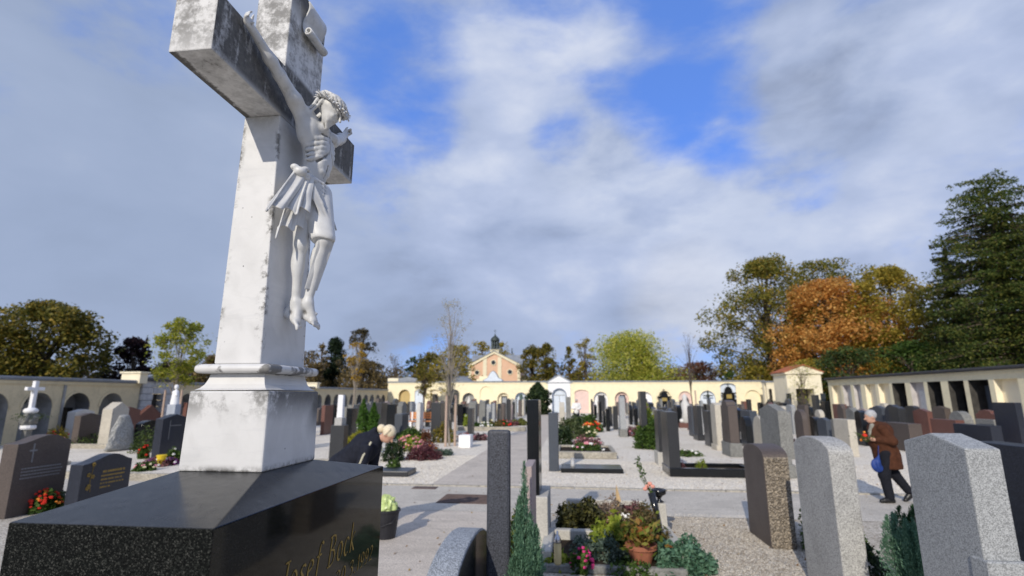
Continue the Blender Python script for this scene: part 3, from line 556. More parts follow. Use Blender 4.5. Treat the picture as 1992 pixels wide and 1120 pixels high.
S.cap((-.70, 1.20, 2.262), (-.60, 1.38, 2.250), .042, .040, .002, 'sub'); S.cap((-.74, 1.24, 2.250), (-.68, 1.36, 2.240), .045, .045, .002, 'sub')
for c, r in (((-.712, 1.205, 2.468), (.017, .017, .013)), ((-.702, 1.222, 2.462), (.010, .011, .012)), ((-.722, 1.196, 2.478), (.012, .012, .009)), ((-.700, 1.214, 2.478), (.009, .014, .007))): S.ell(c, r, .004)
S.cap((-.704, 1.226, 2.462), (-.690, 1.250, 2.462), .006, .004, .004)
for q0, q1 in (((-.722, 1.192, 2.474), (-.700, 1.212, 2.466)), ((-.716, 1.198, 2.484), (-.696, 1.216, 2.472)), ((-.700, 1.205, 2.458), (-.690, 1.226, 2.460)), ((-.728, 1.200, 2.466), (-.706, 1.214, 2.460))): S.cap(q0, q1, .0022, .0018, .003, 'sub')
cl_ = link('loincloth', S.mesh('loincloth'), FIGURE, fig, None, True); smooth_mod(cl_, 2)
def drape(name, TL, TR, BL, BR, folds, amp, out=(1, -.4, 0), nu=90, nv=40, wavy=.006, th=.0032, ph=0.0):
    TL, TR, BL, BR = [V3(*q) for q in (TL, TR, BL, BR)]; out = V3(*out)/np.linalg.norm(out); V = []
    for j in range(nv+1):
        v = j/nv
        for i in range(nu+1):
            u = i/nu; p = (TL*(1-u)+TR*u)*(1-v)+(BL*(1-u)+BR*u)*v; q = u+.055*math.sin(u*9+ph)+.03*math.sin(v*5+u*7); c = math.sin(q*folds*2*math.pi+ph+.9*v*v)
            w = (1.5*(.5+.5*c)**1.25-.75)*amp*(.15+.85*v**.9)*(.75+.35*math.sin(u*5+ph))+math.sin(q*folds*5.3*math.pi+1.1+v*2)*amp*.20*v+math.sin(v*7+u*13)*amp*.10; hs = c
            hem = V3(0, 0, -1)*(hs*wavy*v**3+math.sin(q*folds*3.1+2)*wavy*.8*v**2)
            side = (TR-TL)/np.linalg.norm(TR-TL)*math.cos(u*folds*2*math.pi+ph)*amp*.35*v
            V.append(p+out*w+hem+side)
    F = [(j*(nu+1)+i, j*(nu+1)+i+1, (j+1)*(nu+1)+i+1, (j+1)*(nu+1)+i) for j in range(nv) for i in range(nu)]
    o = link(name, np_mesh(name, V, F), FIGURE, fig, None, True); m = o.modifiers.new('thick', 'SOLIDIFY'); m.thickness = th; m.offset = 0; return o
drape('hanging_cloth', (-.722, 1.196, 2.470), (-.690, 1.240, 2.468), (-.748, 1.118, 2.338), (-.690, 1.226, 2.362), 3.1, .0085, (1, -.5, 0), wavy=.008)
drape('hanging_cloth', (-.728, 1.205, 2.440), (-.700, 1.240, 2.440), (-.752, 1.180, 2.292), (-.705, 1.236, 2.318), 1.7, .008, (1, -.3, 0), ph=1.0, wavy=.012)
drape('hanging_cloth', (-.672, 1.264, 2.312), (-.645, 1.298, 2.306), (-.712, 1.276, 2.165), (-.688, 1.304, 2.160), .5, .003, (1, -.6, .1), ph=.4, wavy=.002, th=.004)
drape('hanging_cloth', (-.700, 1.345, 2.440), (-.735, 1.352, 2.440), (-.672, 1.352, 2.365), (-.705, 1.372, 2.355), 1.0, .008, (1, .6, 0), wavy=.008)
# the title scroll above the head
sc_ = thing('title_scroll', 'small curled marble scroll fixed near the top of the cross', 'scroll', (0, 0, 0))
V = []; prof = []
for i in range(16):    # S-curved sheet with a rolled lower end
    t = i/15; prof.append((.012+.008*math.sin(t*math.pi*1.7+.6), 3.048-.100*t))
pc = (prof[-1][0]+.012, prof[-1][1])
for i in range(1, 16):
    a = math.pi+i/15*math.pi*2.4; r = .012*(1-.5*i/15); prof.append((pc[0]+r*math.cos(a), pc[1]+r*math.sin(a)))
for (dx, z) in prof:
    for yy in (1.258, 1.29, 1.33, 1.362): V.append((-.780+dx, yy+.10*0, z))
F = [(j*4+i, j*4+i+1, (j+1)*4+i+1, (j+1)*4+i) for j in range(len(prof)-1) for i in range(3)]
o = link('sheet', np_mesh('sheet', V, F), FIGURE, sc_, None, True); m = o.modifiers.new('thick', 'SOLIDIFY'); m.thickness = .0045; m.offset = 0
for c in ((-.776, 1.352, 3.035), (-.776, 1.355, 2.975)): MB().tube([c, (c[0]+.014, c[1], c[2])], [.003, .0042], 6).build('nail', BRONZE, sc_)
# ------------------------------------------------------------------ headstones
def profile(style, w, h):
    a = w/2
    if style == 'flat': return [(-a, 0), (a, 0), (a, h), (-a, h)]
    if style == 'gable': return [(-a, 0), (a, 0), (a, h-.12*w), (0, h), (-a, h-.12*w)]
    if style == 'steep': return [(-a, 0), (a, 0), (a, h-.35*w), (0, h), (-a, h-.35*w)]
    if style == 'arch': return [(-a, 0), (a, 0)]+[(a*math.cos(t), h-.16*w+.16*w*math.sin(t)) for t in [math.pi*i/12 for i in range(13)]]
    if style == 'round': return [(-a, 0), (a, 0)]+[(a*math.cos(t), h-a+a*math.sin(t)) for t in [math.pi*i/14 for i in range(15)]]
    if style == 'wave': return [(-a, 0), (a, 0), (a, h-.13*w)]+[(a-w*i/10, h-.13*w+.13*w*(math.sin(math.pi*(i/10)**.8)**2)) for i in range(1, 10)]+[(-a, h-.13*w)]
    if style == 'slant': return [(-a, 0), (a, 0), (a*.95, h*.90), (a*.2, h), (-a*.9, h*.86)]
    if style == 'taper': return [(-a, 0), (a, 0), (a*.62, h*.94), (0, h), (-a*.62, h*.94)]
    if style == 'shoulder': return [(-a, 0), (a, 0), (a, h*.86), (a*.7, h*.88), (a*.6, h*.96), (0, h), (-a*.6, h*.96), (-a*.7, h*.88), (-a, h*.86)]
    if style == 'rock': return [(-a, 0), (a, 0), (a*.93, h*.35), (a*.7, h*.62), (a*.35, h*.92), (0.05*a, h), (-a*.25, h*.82), (-a*.62, h*.55), (-a*.85, h*.28)]
    raise KeyError(style)
NST = [0]
def script_lines(n, w, z1, dz, mat, parent, x, side, y0=None, th=.003):
    """worn inscription: short gilt or grey strokes in lines, too small to read"""
    m = MB(); rr = random.Random(n*7+int(w*100))
    for i in range(n):
        y = -w/2+rr.uniform(0, .06); z = z1-i*dz; e = w/2-rr.uniform(0, .12)
        while y < e:
            l = rr.uniform(.015, .035); m.box(min(x, x+side*th), max(x, x+side*th), y, y+l, z, z+dz*rr.uniform(.34, .55)); y += l+rr.choice((.008, .008, .03))
    tag(m.build('inscription', mat, parent), kind='stuff')
def stone(x0, x1, y0, y1, h, style, mat, label, base=0.0, cap=None, bmat=None, z0=0.0, name='headstone', cat='headstone', group=None, bevel=.008, line=None, cross=None, rot='y', jag=0.0):
    """slab with x0..x1 as one plan side and y0..y1 the other; width runs along 'rot'; base = height of a plinth of its own"""
    NST[0] += 1; cx, cy = (x0+x1)/2, (y0+y1)/2; w, t = ((y1-y0), (x1-x0)) if rot == 'y' else ((x1-x0), (y1-y0))
    root = thing(name, label, cat, (cx, cy, z0), 0.0 if rot == 'y' else -math.pi/2, group)
    if base:
        e = .05; MB().box(-t/2-e, t/2+e, -w/2-e, w/2+e, 0, base).build('plinth', bmat or mat, root, .01, 1)
    p = [(u, z+base) for u, z in profile(style, w, h-base)]
    b = MB().prism(p, -t/2, t/2); o = b.build('slab', mat, root, bevel, 2)
    if jag:
        bm = bmesh.new(); bm.from_mesh(o.data); bmesh.ops.subdivide_edges(bm, edges=bm.edges, cuts=7, use_grid_fill=True)
        bmesh.ops.triangulate(bm, faces=[f for f in bm.faces if len(f.verts) > 4])
        rr = random.Random(NST[0])
        for v in bm.verts: v.co += Vector((rr.uniform(-1, 1), rr.uniform(-1, 1), rr.uniform(-1, .6)))*jag
        bm.to_mesh(o.data); bm.free()
    if cap: 
        c = [(u*1.08, z+.035) for u, z in p if z > h*.6]; c = c+[(u*1.08, z-.0) for u, z in reversed(p) if z > h*.6]
        MB().prism(c, -t/2-.02, t/2+.02).build('cap', cap, root, .006, 1)
    if line: script_lines(line[0], line[1]*w, line[2]*h, line[3], line[4], root, (t/2)*line[5], line[5])
    if cross:
        s, zc, m, side = cross; X = t/2*side; MB().box(min(X, X+side*.006), max(X, X+side*.006), -.012, .012, zc-s*.6, zc+s*.4).box(min(X, X+side*.006), max(X, X+side*.006), -s*.28, -.012, zc+.03, zc+.055).box(min(X, X+side*.006), max(X, X+side*.006), .012, s*.28, zc+.03, zc+.055).build('cross', m, root)
    return root
GLINE = GOLD; GYL = plain('grey_letters', (0.22, 0.22, 0.22), 0.6)
# --- foreground
stone(2.44, 2.75, 7.30, 8.12, 1.235, 'arch', G_BROWN, 'brown granite headstone with split pebbly side, left of the round-topped grey stone by the road', bevel=.01)
side = tag(MB().box(0, 0.018, 7.33, 7.34, 0, 0).build('x', G_RUST), 'x'); bpy.data.objects.remove(side)
_r = [o for o in bpy.data.objects if o.get('label', '').startswith('brown granite headstone with split')][0]
bm = bmesh.new(); bmesh.ops.create_grid(bm, x_segments=16, y_segments=60, size=.5)
rr = random.Random(3)
for v in bm.verts:
    u, w_ = v.co.x+.5, v.co.y+.5; v.co = Vector((-.150+u*.300, -.412-abs(rr.gauss(0, .014))*(0.15 if u in (0, 1) or w_ in (0, 1) else 1), .004+w_*(1.10)))
me = bpy.data.meshes.new('split_face'); bm.to_mesh(me); bm.free(); link('split_face', me, G_RUST, _r)
stone(2.40, 2.625, 5.39, 6.19, 1.475, 'arch', G_LIGHT, 'light grey granite headstone with smooth arched top, between brown stone and juniper', bevel=.012)
stone(2.40, 2.600, 3.60, 4.21, 1.635, 'gable', G_GREY, 'largest grey granite headstone with low gabled top, right foreground', bevel=.010)
_r = [o for o in bpy.data.objects if o.get('label', '').startswith('largest grey granite headstone')][0]
MB().box(-.112, .112, -.345, -.20, 0, .93).build('plinth', G_GREY, _r, .008, 1)
stone(4.15, 4.40, 5.2, 6.1, 1.42, 'flat', G_DARK, 'very dark slate headstone at the right edge of the photo, behind the gabled grey stone')
stone(-0.655, -0.480, 4.00, 4.075, 1.625, 'flat', granite('speckled_dark_granite', (0.050, 0.054, 0.066), 0.9, 300, 0.5, 0.1, .05, .3), 'tall speckled dark granite slab with a pale sawn edge, left of the blue-green juniper', bevel=.022)
stone(-0.475, -0.395, 5.0, 5.55, 1.235, 'flat', G_PINK, 'slim pinkish grey stele right behind the blue-green juniper', bevel=.004)
r = stone(-0.605, -0.45, 6.92, 7.45, 1.83, 'flat', G_BLACK, 'tallest black headstone on a pale concrete block beside the road', base=.0, z0=.0)
r.name = 'headstone'
for ch in r.children: ch.data.transform(Matrix.Translation((0, 0, .0)))
ch = r.children[0]; 
for v in ch.data.vertices:
    if v.co.z < .3: v.co.z = .64
MB().box(-.10+.08, .125+.06, -.35, .50, 0, .64).build('concrete_block', CONC, r, .012)
# the round-topped low granite block
b = MB(); prof = [(-.74, 0), (.74, 0)]+[(.74*math.cos(t), .56+.37*math.sin(t)**.8) for t in [math.pi*i/22 for i in range(0, 23)]]
rt_ = thing('headstone', 'low thick grey granite stone with fully rounded top, cut by the bottom edge', 'headstone', (-.80, 3.80, 0)); b.prism(prof, -.095, .095).build('slab', granite('blue_grey_rough_granite', (0.27, 0.29, 0.31), .6, 170, .6, .15, .25), rt_, .012)
MB().prism([(u*.975, z*.985) for u, z in prof], .0955, .100).build('polished_face', G_BLACK, rt_)

# --- middle distance: near face left px, right px, top py, base py, plan length, style, material, base height, label
def px_stone(l, r, top, base, length, style, mat, label, bh=0.0, bmat=None, **k):
    q = ground((l+r)/2, base); Y = q[1]; a = on_y(l, base, Y)[0]; c = on_y(r, base, Y)[0]; h = on_y((l+r)/2, top, Y+length*.1)[2]
    if c-a < .11: m_ = (a+c)/2; a, c = m_-.055, m_+.055
    return stone(a, c, Y, Y+length, h, style, mat, label, base=bh, bmat=bmat, **k)
T = [
 (1304,1326,801,927,.95,'flat',G_CHAR,'black and grey headstone beside the black kerbed grave, nearest the road centre',0,None),
 (1284,1303,798,905,.60,'flat',G_CHAR,'slim grey headstone on a concrete foot just behind the black kerbed grave stone',.35,CONC),
 (1251,1262,761,872,.80,'flat',G_CHAR,'tall narrow grey stele with pinkish lit edge behind the green and yellow bush',0,None),
 (1208,1219,770,850,.70,'taper',G_GREY,'grey tapering stele on a block base, halfway along the right side of the gravel path',.35,G_MOSS),
 (1195,1203,790,836,.8,'flat',G_CHAR,'plain grey headstone directly behind the tapering stele on the gravel path',.0,None),
 (1184,1192,791,829,.9,'flat',G_CHAR,'low dark headstone on the gravel path, third back from the tapering stele',0,None),
 (1166,1177,768,817,1.2,'flat',G_CHAR,'tall charcoal stele near the far end of the gravel path, before the first white niche',.3,None),
 (1153,1157,781,806,.9,'gable',G_CHAR,'thin dark headstone at the very end of the gravel path beside the pink niche',0,None),
 (1225,1231,787,826,.7,'round',G_BLACK,'small black rounded headstone left of the tall narrow grey stele',0,None),
 (1236,1242,789,828,.7,'slant',G_BLACK,'small black slanted headstone touching the tall narrow grey stele',0,None),
 (1348,1355,790,849,.8,'flat',G_BLUE,'first slate-blue slab of the row under the bare sapling',0,None),
 (1360,1369,789,857,.8,'flat',G_CHAR,'second slab of the row under the bare sapling, dark with a light grey face',.25,None),
 (1382,1392,799,869,.8,'flat',G_CHAR,'third and lowest slab of the row, left of the white limestone stone',0,None),
 (1397,1414,783,876,.65,'gable',G_BEIGE,'whitish limestone headstone in the row left of the tall brown stone',.18,None),
 (1424,1442,778,889,.85,'shoulder',G_BROWN,'tall brown headstone with shouldered top on a grey foot, right of the whitish one',.42,G_MOSS),
 (1463,1478,799,860,1.2,'flat',G_BLUE,'broad blue-grey headstone between the tall brown stone and the big gabled limestone',0,None),
 (1526,1545,786,930,1.25,'gable',G_MOSS,'big grey limestone headstone with gabled cap and white edge, behind the pebbly-sided stone',.3,G_MOSS),
 (1572,1579,788,850,.9,'flat',G_BROWN,'grey-brown stele behind the big gabled limestone, left of the red strip',0,None),
 (1545,1553,787,845,.7,'arch',G_GREY,'small grey arched stone peeping right of the gabled limestone',0,None),
 (1594,1601,768,838,.5,'flat',G_CHAR,'slender tall dark grey pillar stone before the pavilion with the red roof',0,None),
 (1610,1620,780,830,.6,'flat',G_BLACK,'dark upright slab right of the pavilion with the red roof',0,None),
 (1640,1653,786,836,.9,'flat',G_RED,'reddish brown slab under the first pale panels of the right gallery',0,None),
 (1590,1602,810,852,1.2,'arch',G_BLACK,'low black headstone with arched top behind the round light granite stone',0,None),
 (1600,1609,797,845,.6,'round',G_BEIGE,'narrow beige round-topped stone just behind the low black arched one',0,None),
 (1640,1654,815,868,.9,'shoulder',G_MOSS,'weathered pale limestone with shouldered top left of the walking woman',.2,None),
 (1668,1682,793,850,.8,'slant',G_MOSS,'rough mossy grey stone right in front of the walking woman',0,None),
 (1722,1731,789,845,.9,'gable',G_BLUE,'blue-grey gabled headstone right behind the woman in brown',0,None),
 (1752,1765,787,850,1.0,'round',G_DARK,'dark round-topped headstone right of the woman, beside yellow and white flowers',0,None),
 (1786,1797,789,842,.8,'arch',G_CHAR,'dark arched headstone below the second dark gallery opening',0,None),
 (1812,1822,795,855,1.0,'gable',G_RED,'reddish headstone with gabled top and pale edge above the gabled grey granite',0,None),
 (1845,1857,790,842,1.0,'gable',G_BROWN,'dark brown gabled headstone between the reddish one and the rounded grey one',0,None),
 (1884,1902,800,862,.9,'round',G_MOSS,'grey stone with rounded top in front of the small roofed shrine',0,None),
 (1775,1801,824,880,1.5,'flat',G_BROWN,'wide low brown headstone directly right of the walking woman',0,None),
 (1868,1885,817,872,1.4,'flat',G_RED,'low wide red granite headstone with bright red edge, below the roofed shrine',0,None),
 (1938,1960,828,893,1.6,'flat',G_DARK,'low wide dark blue headstone behind the gabled grey granite, at the right',0,None),
 (1955,1966,790,845,.9,'flat',G_BLACK,'black square headstone right of the roofed shrine',0,None),
 (1993,2006,783,880,1.0,'flat',G_DARK,'tall dark headstone cut by the right edge of the photo, far row',0,None),
 # centre left rows
 (1068,1087,803,917,.32,'flat',G_BLUE,'narrow slate headstone at the flat black grave slab beyond the road',0,None),
 (1089,1099,782,852,.5,'slant',G_BEIGE,'beige weathered stele behind the narrow slate headstone',0,None),
 (1102,1111,772,834,.6,'flat',G_MOSS,'grey stele just left of the person in white',0,None),
 (837,856,783,850,1.2,'flat',G_CHAR,'dark headstone with a kerbed grave, left of the staked bare tree',0,None),
 (889,899,786,828,.9,'flat',G_BLACK,'black headstone right of the staked bare tree',0,None),
 (898,907,791,827,.8,'flat',G_CHAR,'low dark cross-topped headstone before the dark arch',0,None),
 (911,925,780,829,.7,'shoulder',G_MOSS,'grey shouldered stone with small cross right of the dark arch',0,None),
 (931,943,779,825,.8,'taper',G_MOSS,'grey tapering obelisk before the blind arch of the far arcade',0,None),
 (946,955,786,822,.6,'round',G_GREY,'light grey round-topped stone with a small dark figure, before the blind arch',0,None),
 (967,973,786,820,.8,'flat',G_DARK,'dark blue stone left of the tallest far stele',0,None),
 (977,985,773,821,.5,'flat',G_GREY,'pair-left grey stele, tallest of the far centre row',0,None),
 (986,993,777,821,.5,'flat',G_CHAR,'darker stele right next to the tallest far one',0,None),
 (639,666,827,893,.30,'flat',G_CHAR,'dark pillar headstone with pale block top, right of the marble cross',0,None),
 (727,740,783,836,.9,'flat',G_CHAR,'grey-black headstone right of the thuja columns',0,None),
 (741,768,786,830,.7,'flat',G_BLACK,'wide black headstone left of the grey pillar, behind the bending person',0,None),
 (766,781,805,854,.9,'flat',G_BLUE,'blue-grey block headstone right behind the bending person',0,None),
 (770,780,781,845,.8,'shoulder',G_MOSS,'pale mottled stone standing behind the blue-grey block',0,None),
 (809,816,784,838,.7,'flat',G_WHITE,'slim white-edged stele beside the orange-topped bench',0,None),
 (622,629,788,846,.9,'flat',G_RED,'red granite headstone at the right edge of the marble cross base',0,None),
 (642,650,787,838,.9,'flat',G_BLACK,'black headstone left of the white pillar',0,None),
 # left field
 (121,146,887,1000,.98,'wave',G_DARK,'dark blue granite headstone with wavy top, gilt lines and gilt flowers, lower left',0,None),
 (-22,8,848,1010,.90,'wave',G_BROWN,'brown polished headstone with engraved cross, cut by the left edge',0,None),
 (122,138,796,858,.9,'gable',G_WHITE,'pale grey stele with white edge left of the beige one',0,None),
 (188,208,782,870,.75,'steep',G_BEIGE,'beige limestone stele with pointed top and bright edge, left field',0,None),
 (256,270,818,874,1.0,'arch',G_BLACK,'black headstone with pale top edge right of the rough grey boulder',0,None),
 (253,262,788,848,1.6,'steep',G_RED,'red-brown gabled headstone behind the black one with pale top edge',0,None),
 (292,307,806,897,1.05,'gable',G_DARK,'dark headstone with grey edge and engraved cross, left of the marble cross base',0,None),
 (349,356,783,850,.9,'flat',G_RED,'dark red headstone touching the left side of the marble pedestal block',0,None),
 (58,70,812,850,1.1,'flat',G_RED,'reddish headstone behind the small white cross on its rock',0,None),
]
for (l, r_, tp, bs, ln, st, mt, lb, bh, bm_) in T:
    kw = {}
    if 'wavy top' in lb: kw = dict(line=None)
    px_stone(l, r_, tp, bs, ln, st, mt, lb, bh, bm_, **kw)
def find(lb): return [o for o in bpy.data.objects if lb in o.get('label', '')][0]
def faces_of(o): ch = [c for c in o.children if c.name.startswith('slab')][0]; xs = [v.co.x for v in ch.data.vertices]; ys = [v.co.y for v in ch.data.vertices]; zs = [v.co.z for v in ch.data.vertices]; return max(xs), min(ys), max(ys), max(zs)
o = find('wavy top, gilt lines'); X, ya, yb, zt = faces_of(o)
m = MB()
for i in range(5):
    rr = random.Random(i); y = ya+.38+ (0 if i else .02)
    e = yb-.12-(.05, .02, .05, .03, .32)[i]
    while y < e: l_ = rr.uniform(.02, .04); m.box(X, X+.003, y, y+l_, zt*.66-i*.062, zt*.66-i*.062+(.035 if i == 0 else .024)); y += l_+rr.choice((.008, .01, .026))
tag(m.build('inscription', GOLD, o), kind='stuff')
m = MB(); m.tube([(X+.004, ya+.20, zt*.35), (X+.005, ya+.17, zt*.55), (X+.004, ya+.20, zt*.80)], .004, 5)
for (dy, z) in ((.20, .84), (.13, .66), (.21, .62), (.16, .46), (.14, .42)):
    for k in range(5): a = k*1.257; m.ball((X+.006, ya+dy+.022*math.cos(a), zt*z+.022*math.sin(a)), .014, 4)
tag(m.build('gilt_flowers', GOLD, o), kind='stuff')
o = find('engraved cross, cut by'); X, ya, yb, zt = faces_of(o)
MB().box(X, X+.004, ya+.25, ya+.27, zt*.66, zt*.90).box(X, X+.004, ya+.20, ya+.25, zt*.80, zt*.82).box(X, X+.004, ya+.27, ya+.32, zt*.80, zt*.82).build('cross', GYL, o)
m = MB(); rr = random.Random(5)
for i in range(4):
    y = ya+.12
    while y < yb-.12: l_ = rr.uniform(.02, .04); m.box(X, X+.003, y, y+l_, zt*.58-i*.05, zt*.58-i*.05+.02); y += l_+.012
tag(m.build('inscription', GYL, o), kind='stuff')
o = find('grey edge and engraved cross'); X, ya, yb, zt = faces_of(o)
MB().box(X, X+.005, ya+.28, ya+.30, zt*.45, zt*.86).box(X, X+.005, ya+.30, ya+.75, zt*.74, zt*.755).build('cross', GYL, o)

# filler rows: smaller stones of the far quarters, as the photo shows them row on row
FILL = []
def fill_rows(xs, y0, y1, dy, seed, skip=.25):
    rr = random.Random(seed)
    for X in xs:
        y = y0+rr.uniform(0, dy)
        while y < y1:
            if rr.random() > skip: FILL.append((X+rr.uniform(-.08, .08), y, rr))
            y += dy*rr.uniform(.85, 1.25)
fill_rows((-19.2, -16.6, -14.0, -11.4, -9.0, -6.6, -4.9), 24, 58, 2.0, 1, .30)
fill_rows((-18.5, -15.5, -12.6, -10.2), 16.5, 24, 1.9, 2, .40)
fill_rows((6.6, 8.9, 11.2, 13.6, 16.0, 18.2), 17, 58, 1.9, 3, .28)
fill_rows((-.9, 1.95), 29, 58, 1.7, 4, .25)
fill_rows((4.4, 5.6), 26, 58, 1.8, 5, .35)
MK = [('charcoal', G_CHAR, 4), ('black', G_BLACK, 4), ('grey', G_GREY, 2), ('mossy grey', G_MOSS, 3), ('slate-blue', G_BLUE, 2), ('brown', G_BROWN, 2), ('reddish', G_RED, 2), ('pale', G_BEIGE, 1), ('pinkish', G_PINK, 1)]
SK = [('square-topped', 'flat'), ('gabled', 'gable'), ('round-topped', 'round'), ('arched', 'arch'), ('tapering', 'taper'), ('shouldered', 'shoulder')]
def to_px(x, y, z):
    d = np.array([x, y, z])-C0; zz = d@FW; return CX+FPX*(d@RT)/zz, CY-FPX*(d@UP)/zz
existing = [(o.location.x, o.location.y) for o in bpy.data.objects if o.get('category') == 'headstone']
AUTO = {}
LAND = [(-400, 40, 'at the far left'), (40, 130, 'near the small white cross'), (130, 200, 'before the second left arch'), (200, 290, 'before the left stone gate'), (290, 370, 'beneath the green sapling'),
        (370, 640, 'hidden beside the marble cross'), (640, 730, 'around the thuja columns'), (730, 800, 'by the far left corner'), (800, 870, 'left of the staked bare tree'), (870, 940, 'right of the staked bare tree'),
        (940, 1010, 'below the chapel'), (1010, 1070, 'beside the tallest black stone'), (1070, 1130, 'before the white portal'), (1130, 1200, 'before the pink niche'), (1200, 1270, 'before the white niches'), (1270, 1330, 'before the dark aedicule niche'),
        (1330, 1400, 'below the bare sapling'), (1400, 1490, 'near the right arcade end'), (1490, 1610, 'before the red-roofed pavilion'), (1610, 1700, 'before the right gallery panels'), (1700, 1830, 'behind the woman in brown'), (1830, 1930, 'around the roofed shrine'), (1930, 2600, 'at the far right edge')]
for X, Y, rr in FILL:
    if any(abs(X-a) < .9 and abs(Y-b) < 1.15 for a, b in existing): continue
    if abs(X+2.1) < 1.4: continue
    px, py = to_px(X, Y, .9)
    if px < -120 or px > 2120: continue
    cn, mt, _ = rr.choices(MK, [m_[2] for m_ in MK])[0]; sn, st = rr.choices(SK, [5, 3, 2, 3, 2, 2])[0]; h = rr.uniform(.95, 1.5)*(1.12 if Y > 40 else 1); w = rr.uniform(.6, 1.1); t = rr.uniform(.16, .28)
    hs = 'low' if h < 1.12 else 'tall' if h > 1.42 else 'mid-height'
    pl = [l_[2] for l_ in LAND if l_[0] <= px < l_[1]][0]
    o = stone(X-t/2, X+t/2, Y-w/2, Y+w/2, h, st, mt, 'x', base=.15 if rr.random() < .4 else 0, bevel=.012)
    AUTO.setdefault((f'{hs} {cn} {sn} headstone {pl}'), []).append((px, o)); existing.append((X, Y))
ORD = ['leftmost', 'second from left', 'third from left', 'fourth from left', 'fifth from left', 'sixth from left', 'seventh from left']
for lb, L in AUTO.items():
    L.sort(key=lambda q: q[0])
    for i, (px, o) in enumerate(L): o['label'] = lb if len(L) == 1 else lb+', '+ORD[min(i, 6)]
# ------------------------------------------------------------------ arcades
YEL = granite('yellow_plaster', (0.86, 0.77, 0.53), 0.04, 25, 0.9, 0.16, 0.05, .15); YELL = plain('cream_plaster', (0.82, 0.74, 0.55), 0.9, 0.05, 1.5, 0.15)
GALY = granite('ochre_cream_plaster', (0.68, 0.58, 0.38), 0.05, 25, 0.9, 0.28, 0.05, .15); WHT = plain('white_plaster', (0.80, 0.80, 0.80), 0.85, 0.05, 2, 0.2)
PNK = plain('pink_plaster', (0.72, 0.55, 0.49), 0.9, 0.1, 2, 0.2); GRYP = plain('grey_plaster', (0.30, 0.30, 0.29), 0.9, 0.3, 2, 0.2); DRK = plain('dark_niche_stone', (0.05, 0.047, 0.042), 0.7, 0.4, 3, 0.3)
LEADR = plain('lead_roof', (0.23, 0.25, 0.28), 0.55, 0.2, 1.2, 0.5); DROOF = plain('dark_metal_edge', (0.055, 0.055, 0.06), 0.6, 0.2, 2, 0.4); BLUEG = plain('blue_white_plaster', (0.62, 0.68, 0.75), 0.85, 0.08, 2, 0.2)
TILE = plain('red_clay_tiles', (0.42, 0.14, 0.07), 0.85, 0.25, 9, 0.2); SALM = plain('salmon_plaster', (0.72, 0.47, 0.32), 0.9, 0.06, 1, 0.15); CREAM = plain('cream_render', (0.80, 0.72, 0.52), 0.9, 0.06, 1, 0.15)
GLASS = plain('dark_glass', (0.03, 0.035, 0.04), 0.1, 0.2, 3, 0.6)
def arch_pts(a, b, top, kind, n=10):
    r = (b-a)/2; c = (a+b)/2
    if kind == 'rect': return [(a, top), (b, top)]
    rise = r if kind == 'round' else r*.45 if kind == 'seg' else r
    return [(c-r*math.cos(math.pi*i/n), top-rise+rise*math.sin(math.pi*i/n)) for i in range(n+1)]
def arcade(root, u0, u1, H, ops, wall, thick=.6, roofmat=LEADR, roof=(.10, .16, .18), sill=0.0, base=None):
    m = MB(); prev = u0
    def q(pts): m.add([(u, 0, v) for u, v in pts], [tuple(range(len(pts)))])
    for (a, b, top, kind, mt, dep) in ops:
        if a > prev: q([(prev, 0), (a, 0), (a, H), (prev, H)])
        P = arch_pts(a, b, top, kind)
        for i in range(len(P)-1): q([P[i], P[i+1], (P[i+1][0], H), (P[i][0], H)])
        prev = b
        nm = MB(); full = [(a, sill)]+P+[(b, sill)]
        nm.add([(u, dep, v) for u, v in full], [tuple(range(len(full)-1, -1, -1))])
        nm.add([(u, 0, v) for u, v in full]+[(u, dep, v) for u, v in full], [(i, i+1, i+1+len(full), i+len(full)) for i in range(len(full)-1)]+[(0, len(full), 2*len(full)-1, len(full)-1)])
        link('niche', _me(nm), mt, root)
        if kind != 'rect':   # raised archivolt
            A = arch_pts(a-.09, b+.09, top+.09, kind, 12); B = arch_pts(a, b, top, kind, 12); am = MB()
            V = [(u, -.035, v) for u, v in A]+[(u, -.035, v) for u, v in B]+[(u, 0.0, v) for u, v in A]+[(u, 0.01, v) for u, v in B]; n = len(A)
            am.add(V, [(i, i+1, n+i+1, n+i) for i in range(n-1)]+[(i, 2*n+i, 2*n+i+1, i+1) for i in range(n-1)]+[(n+i, n+i+1, 3*n+i+1, 3*n+i) for i in range(n-1)])
            link('archivolt', _me(am), wall, root)
    if prev < u1: q([(prev, 0), (u1, 0), (u1, H), (prev, H)])
    m.box(u0, u1, max([o_[5] for o_ in ops]+[.3])+.02, max([o_[5] for o_ in ops]+[.3])+thick, 0, H)
    m.box(u0, u1, .002, max([o_[5] for o_ in ops]+[.3])+.03, H-.12, H-.002)
    link('wall', _me(m), wall, root)
    MB().box(u0-.05, u1+.05, -roof[0], max([o_[5] for o_ in ops]+[.3])+thick+.1, H, H+roof[1]).box(u0-.05, u1+.05, -roof[0]-.04, -roof[0], H+roof[1]*.35, H+roof[1]*.9).build('roof', roofmat, root, .01, 1)
    MB().box(u0, u1, -.05, -.003, H-.14, H-.003).build('cornice', wall, root)
def _me(mb):
    me = bpy.data.meshes.new('part'); me.from_pydata(mb.v, [], mb.f); bm = bmesh.new(); bm.from_mesh(me); bmesh.ops.remove_doubles(bm, verts=bm.verts, dist=1e-5); bmesh.ops.recalc_face_normals(bm, faces=bm.faces); bm.to_mesh(me); bm.free(); return me

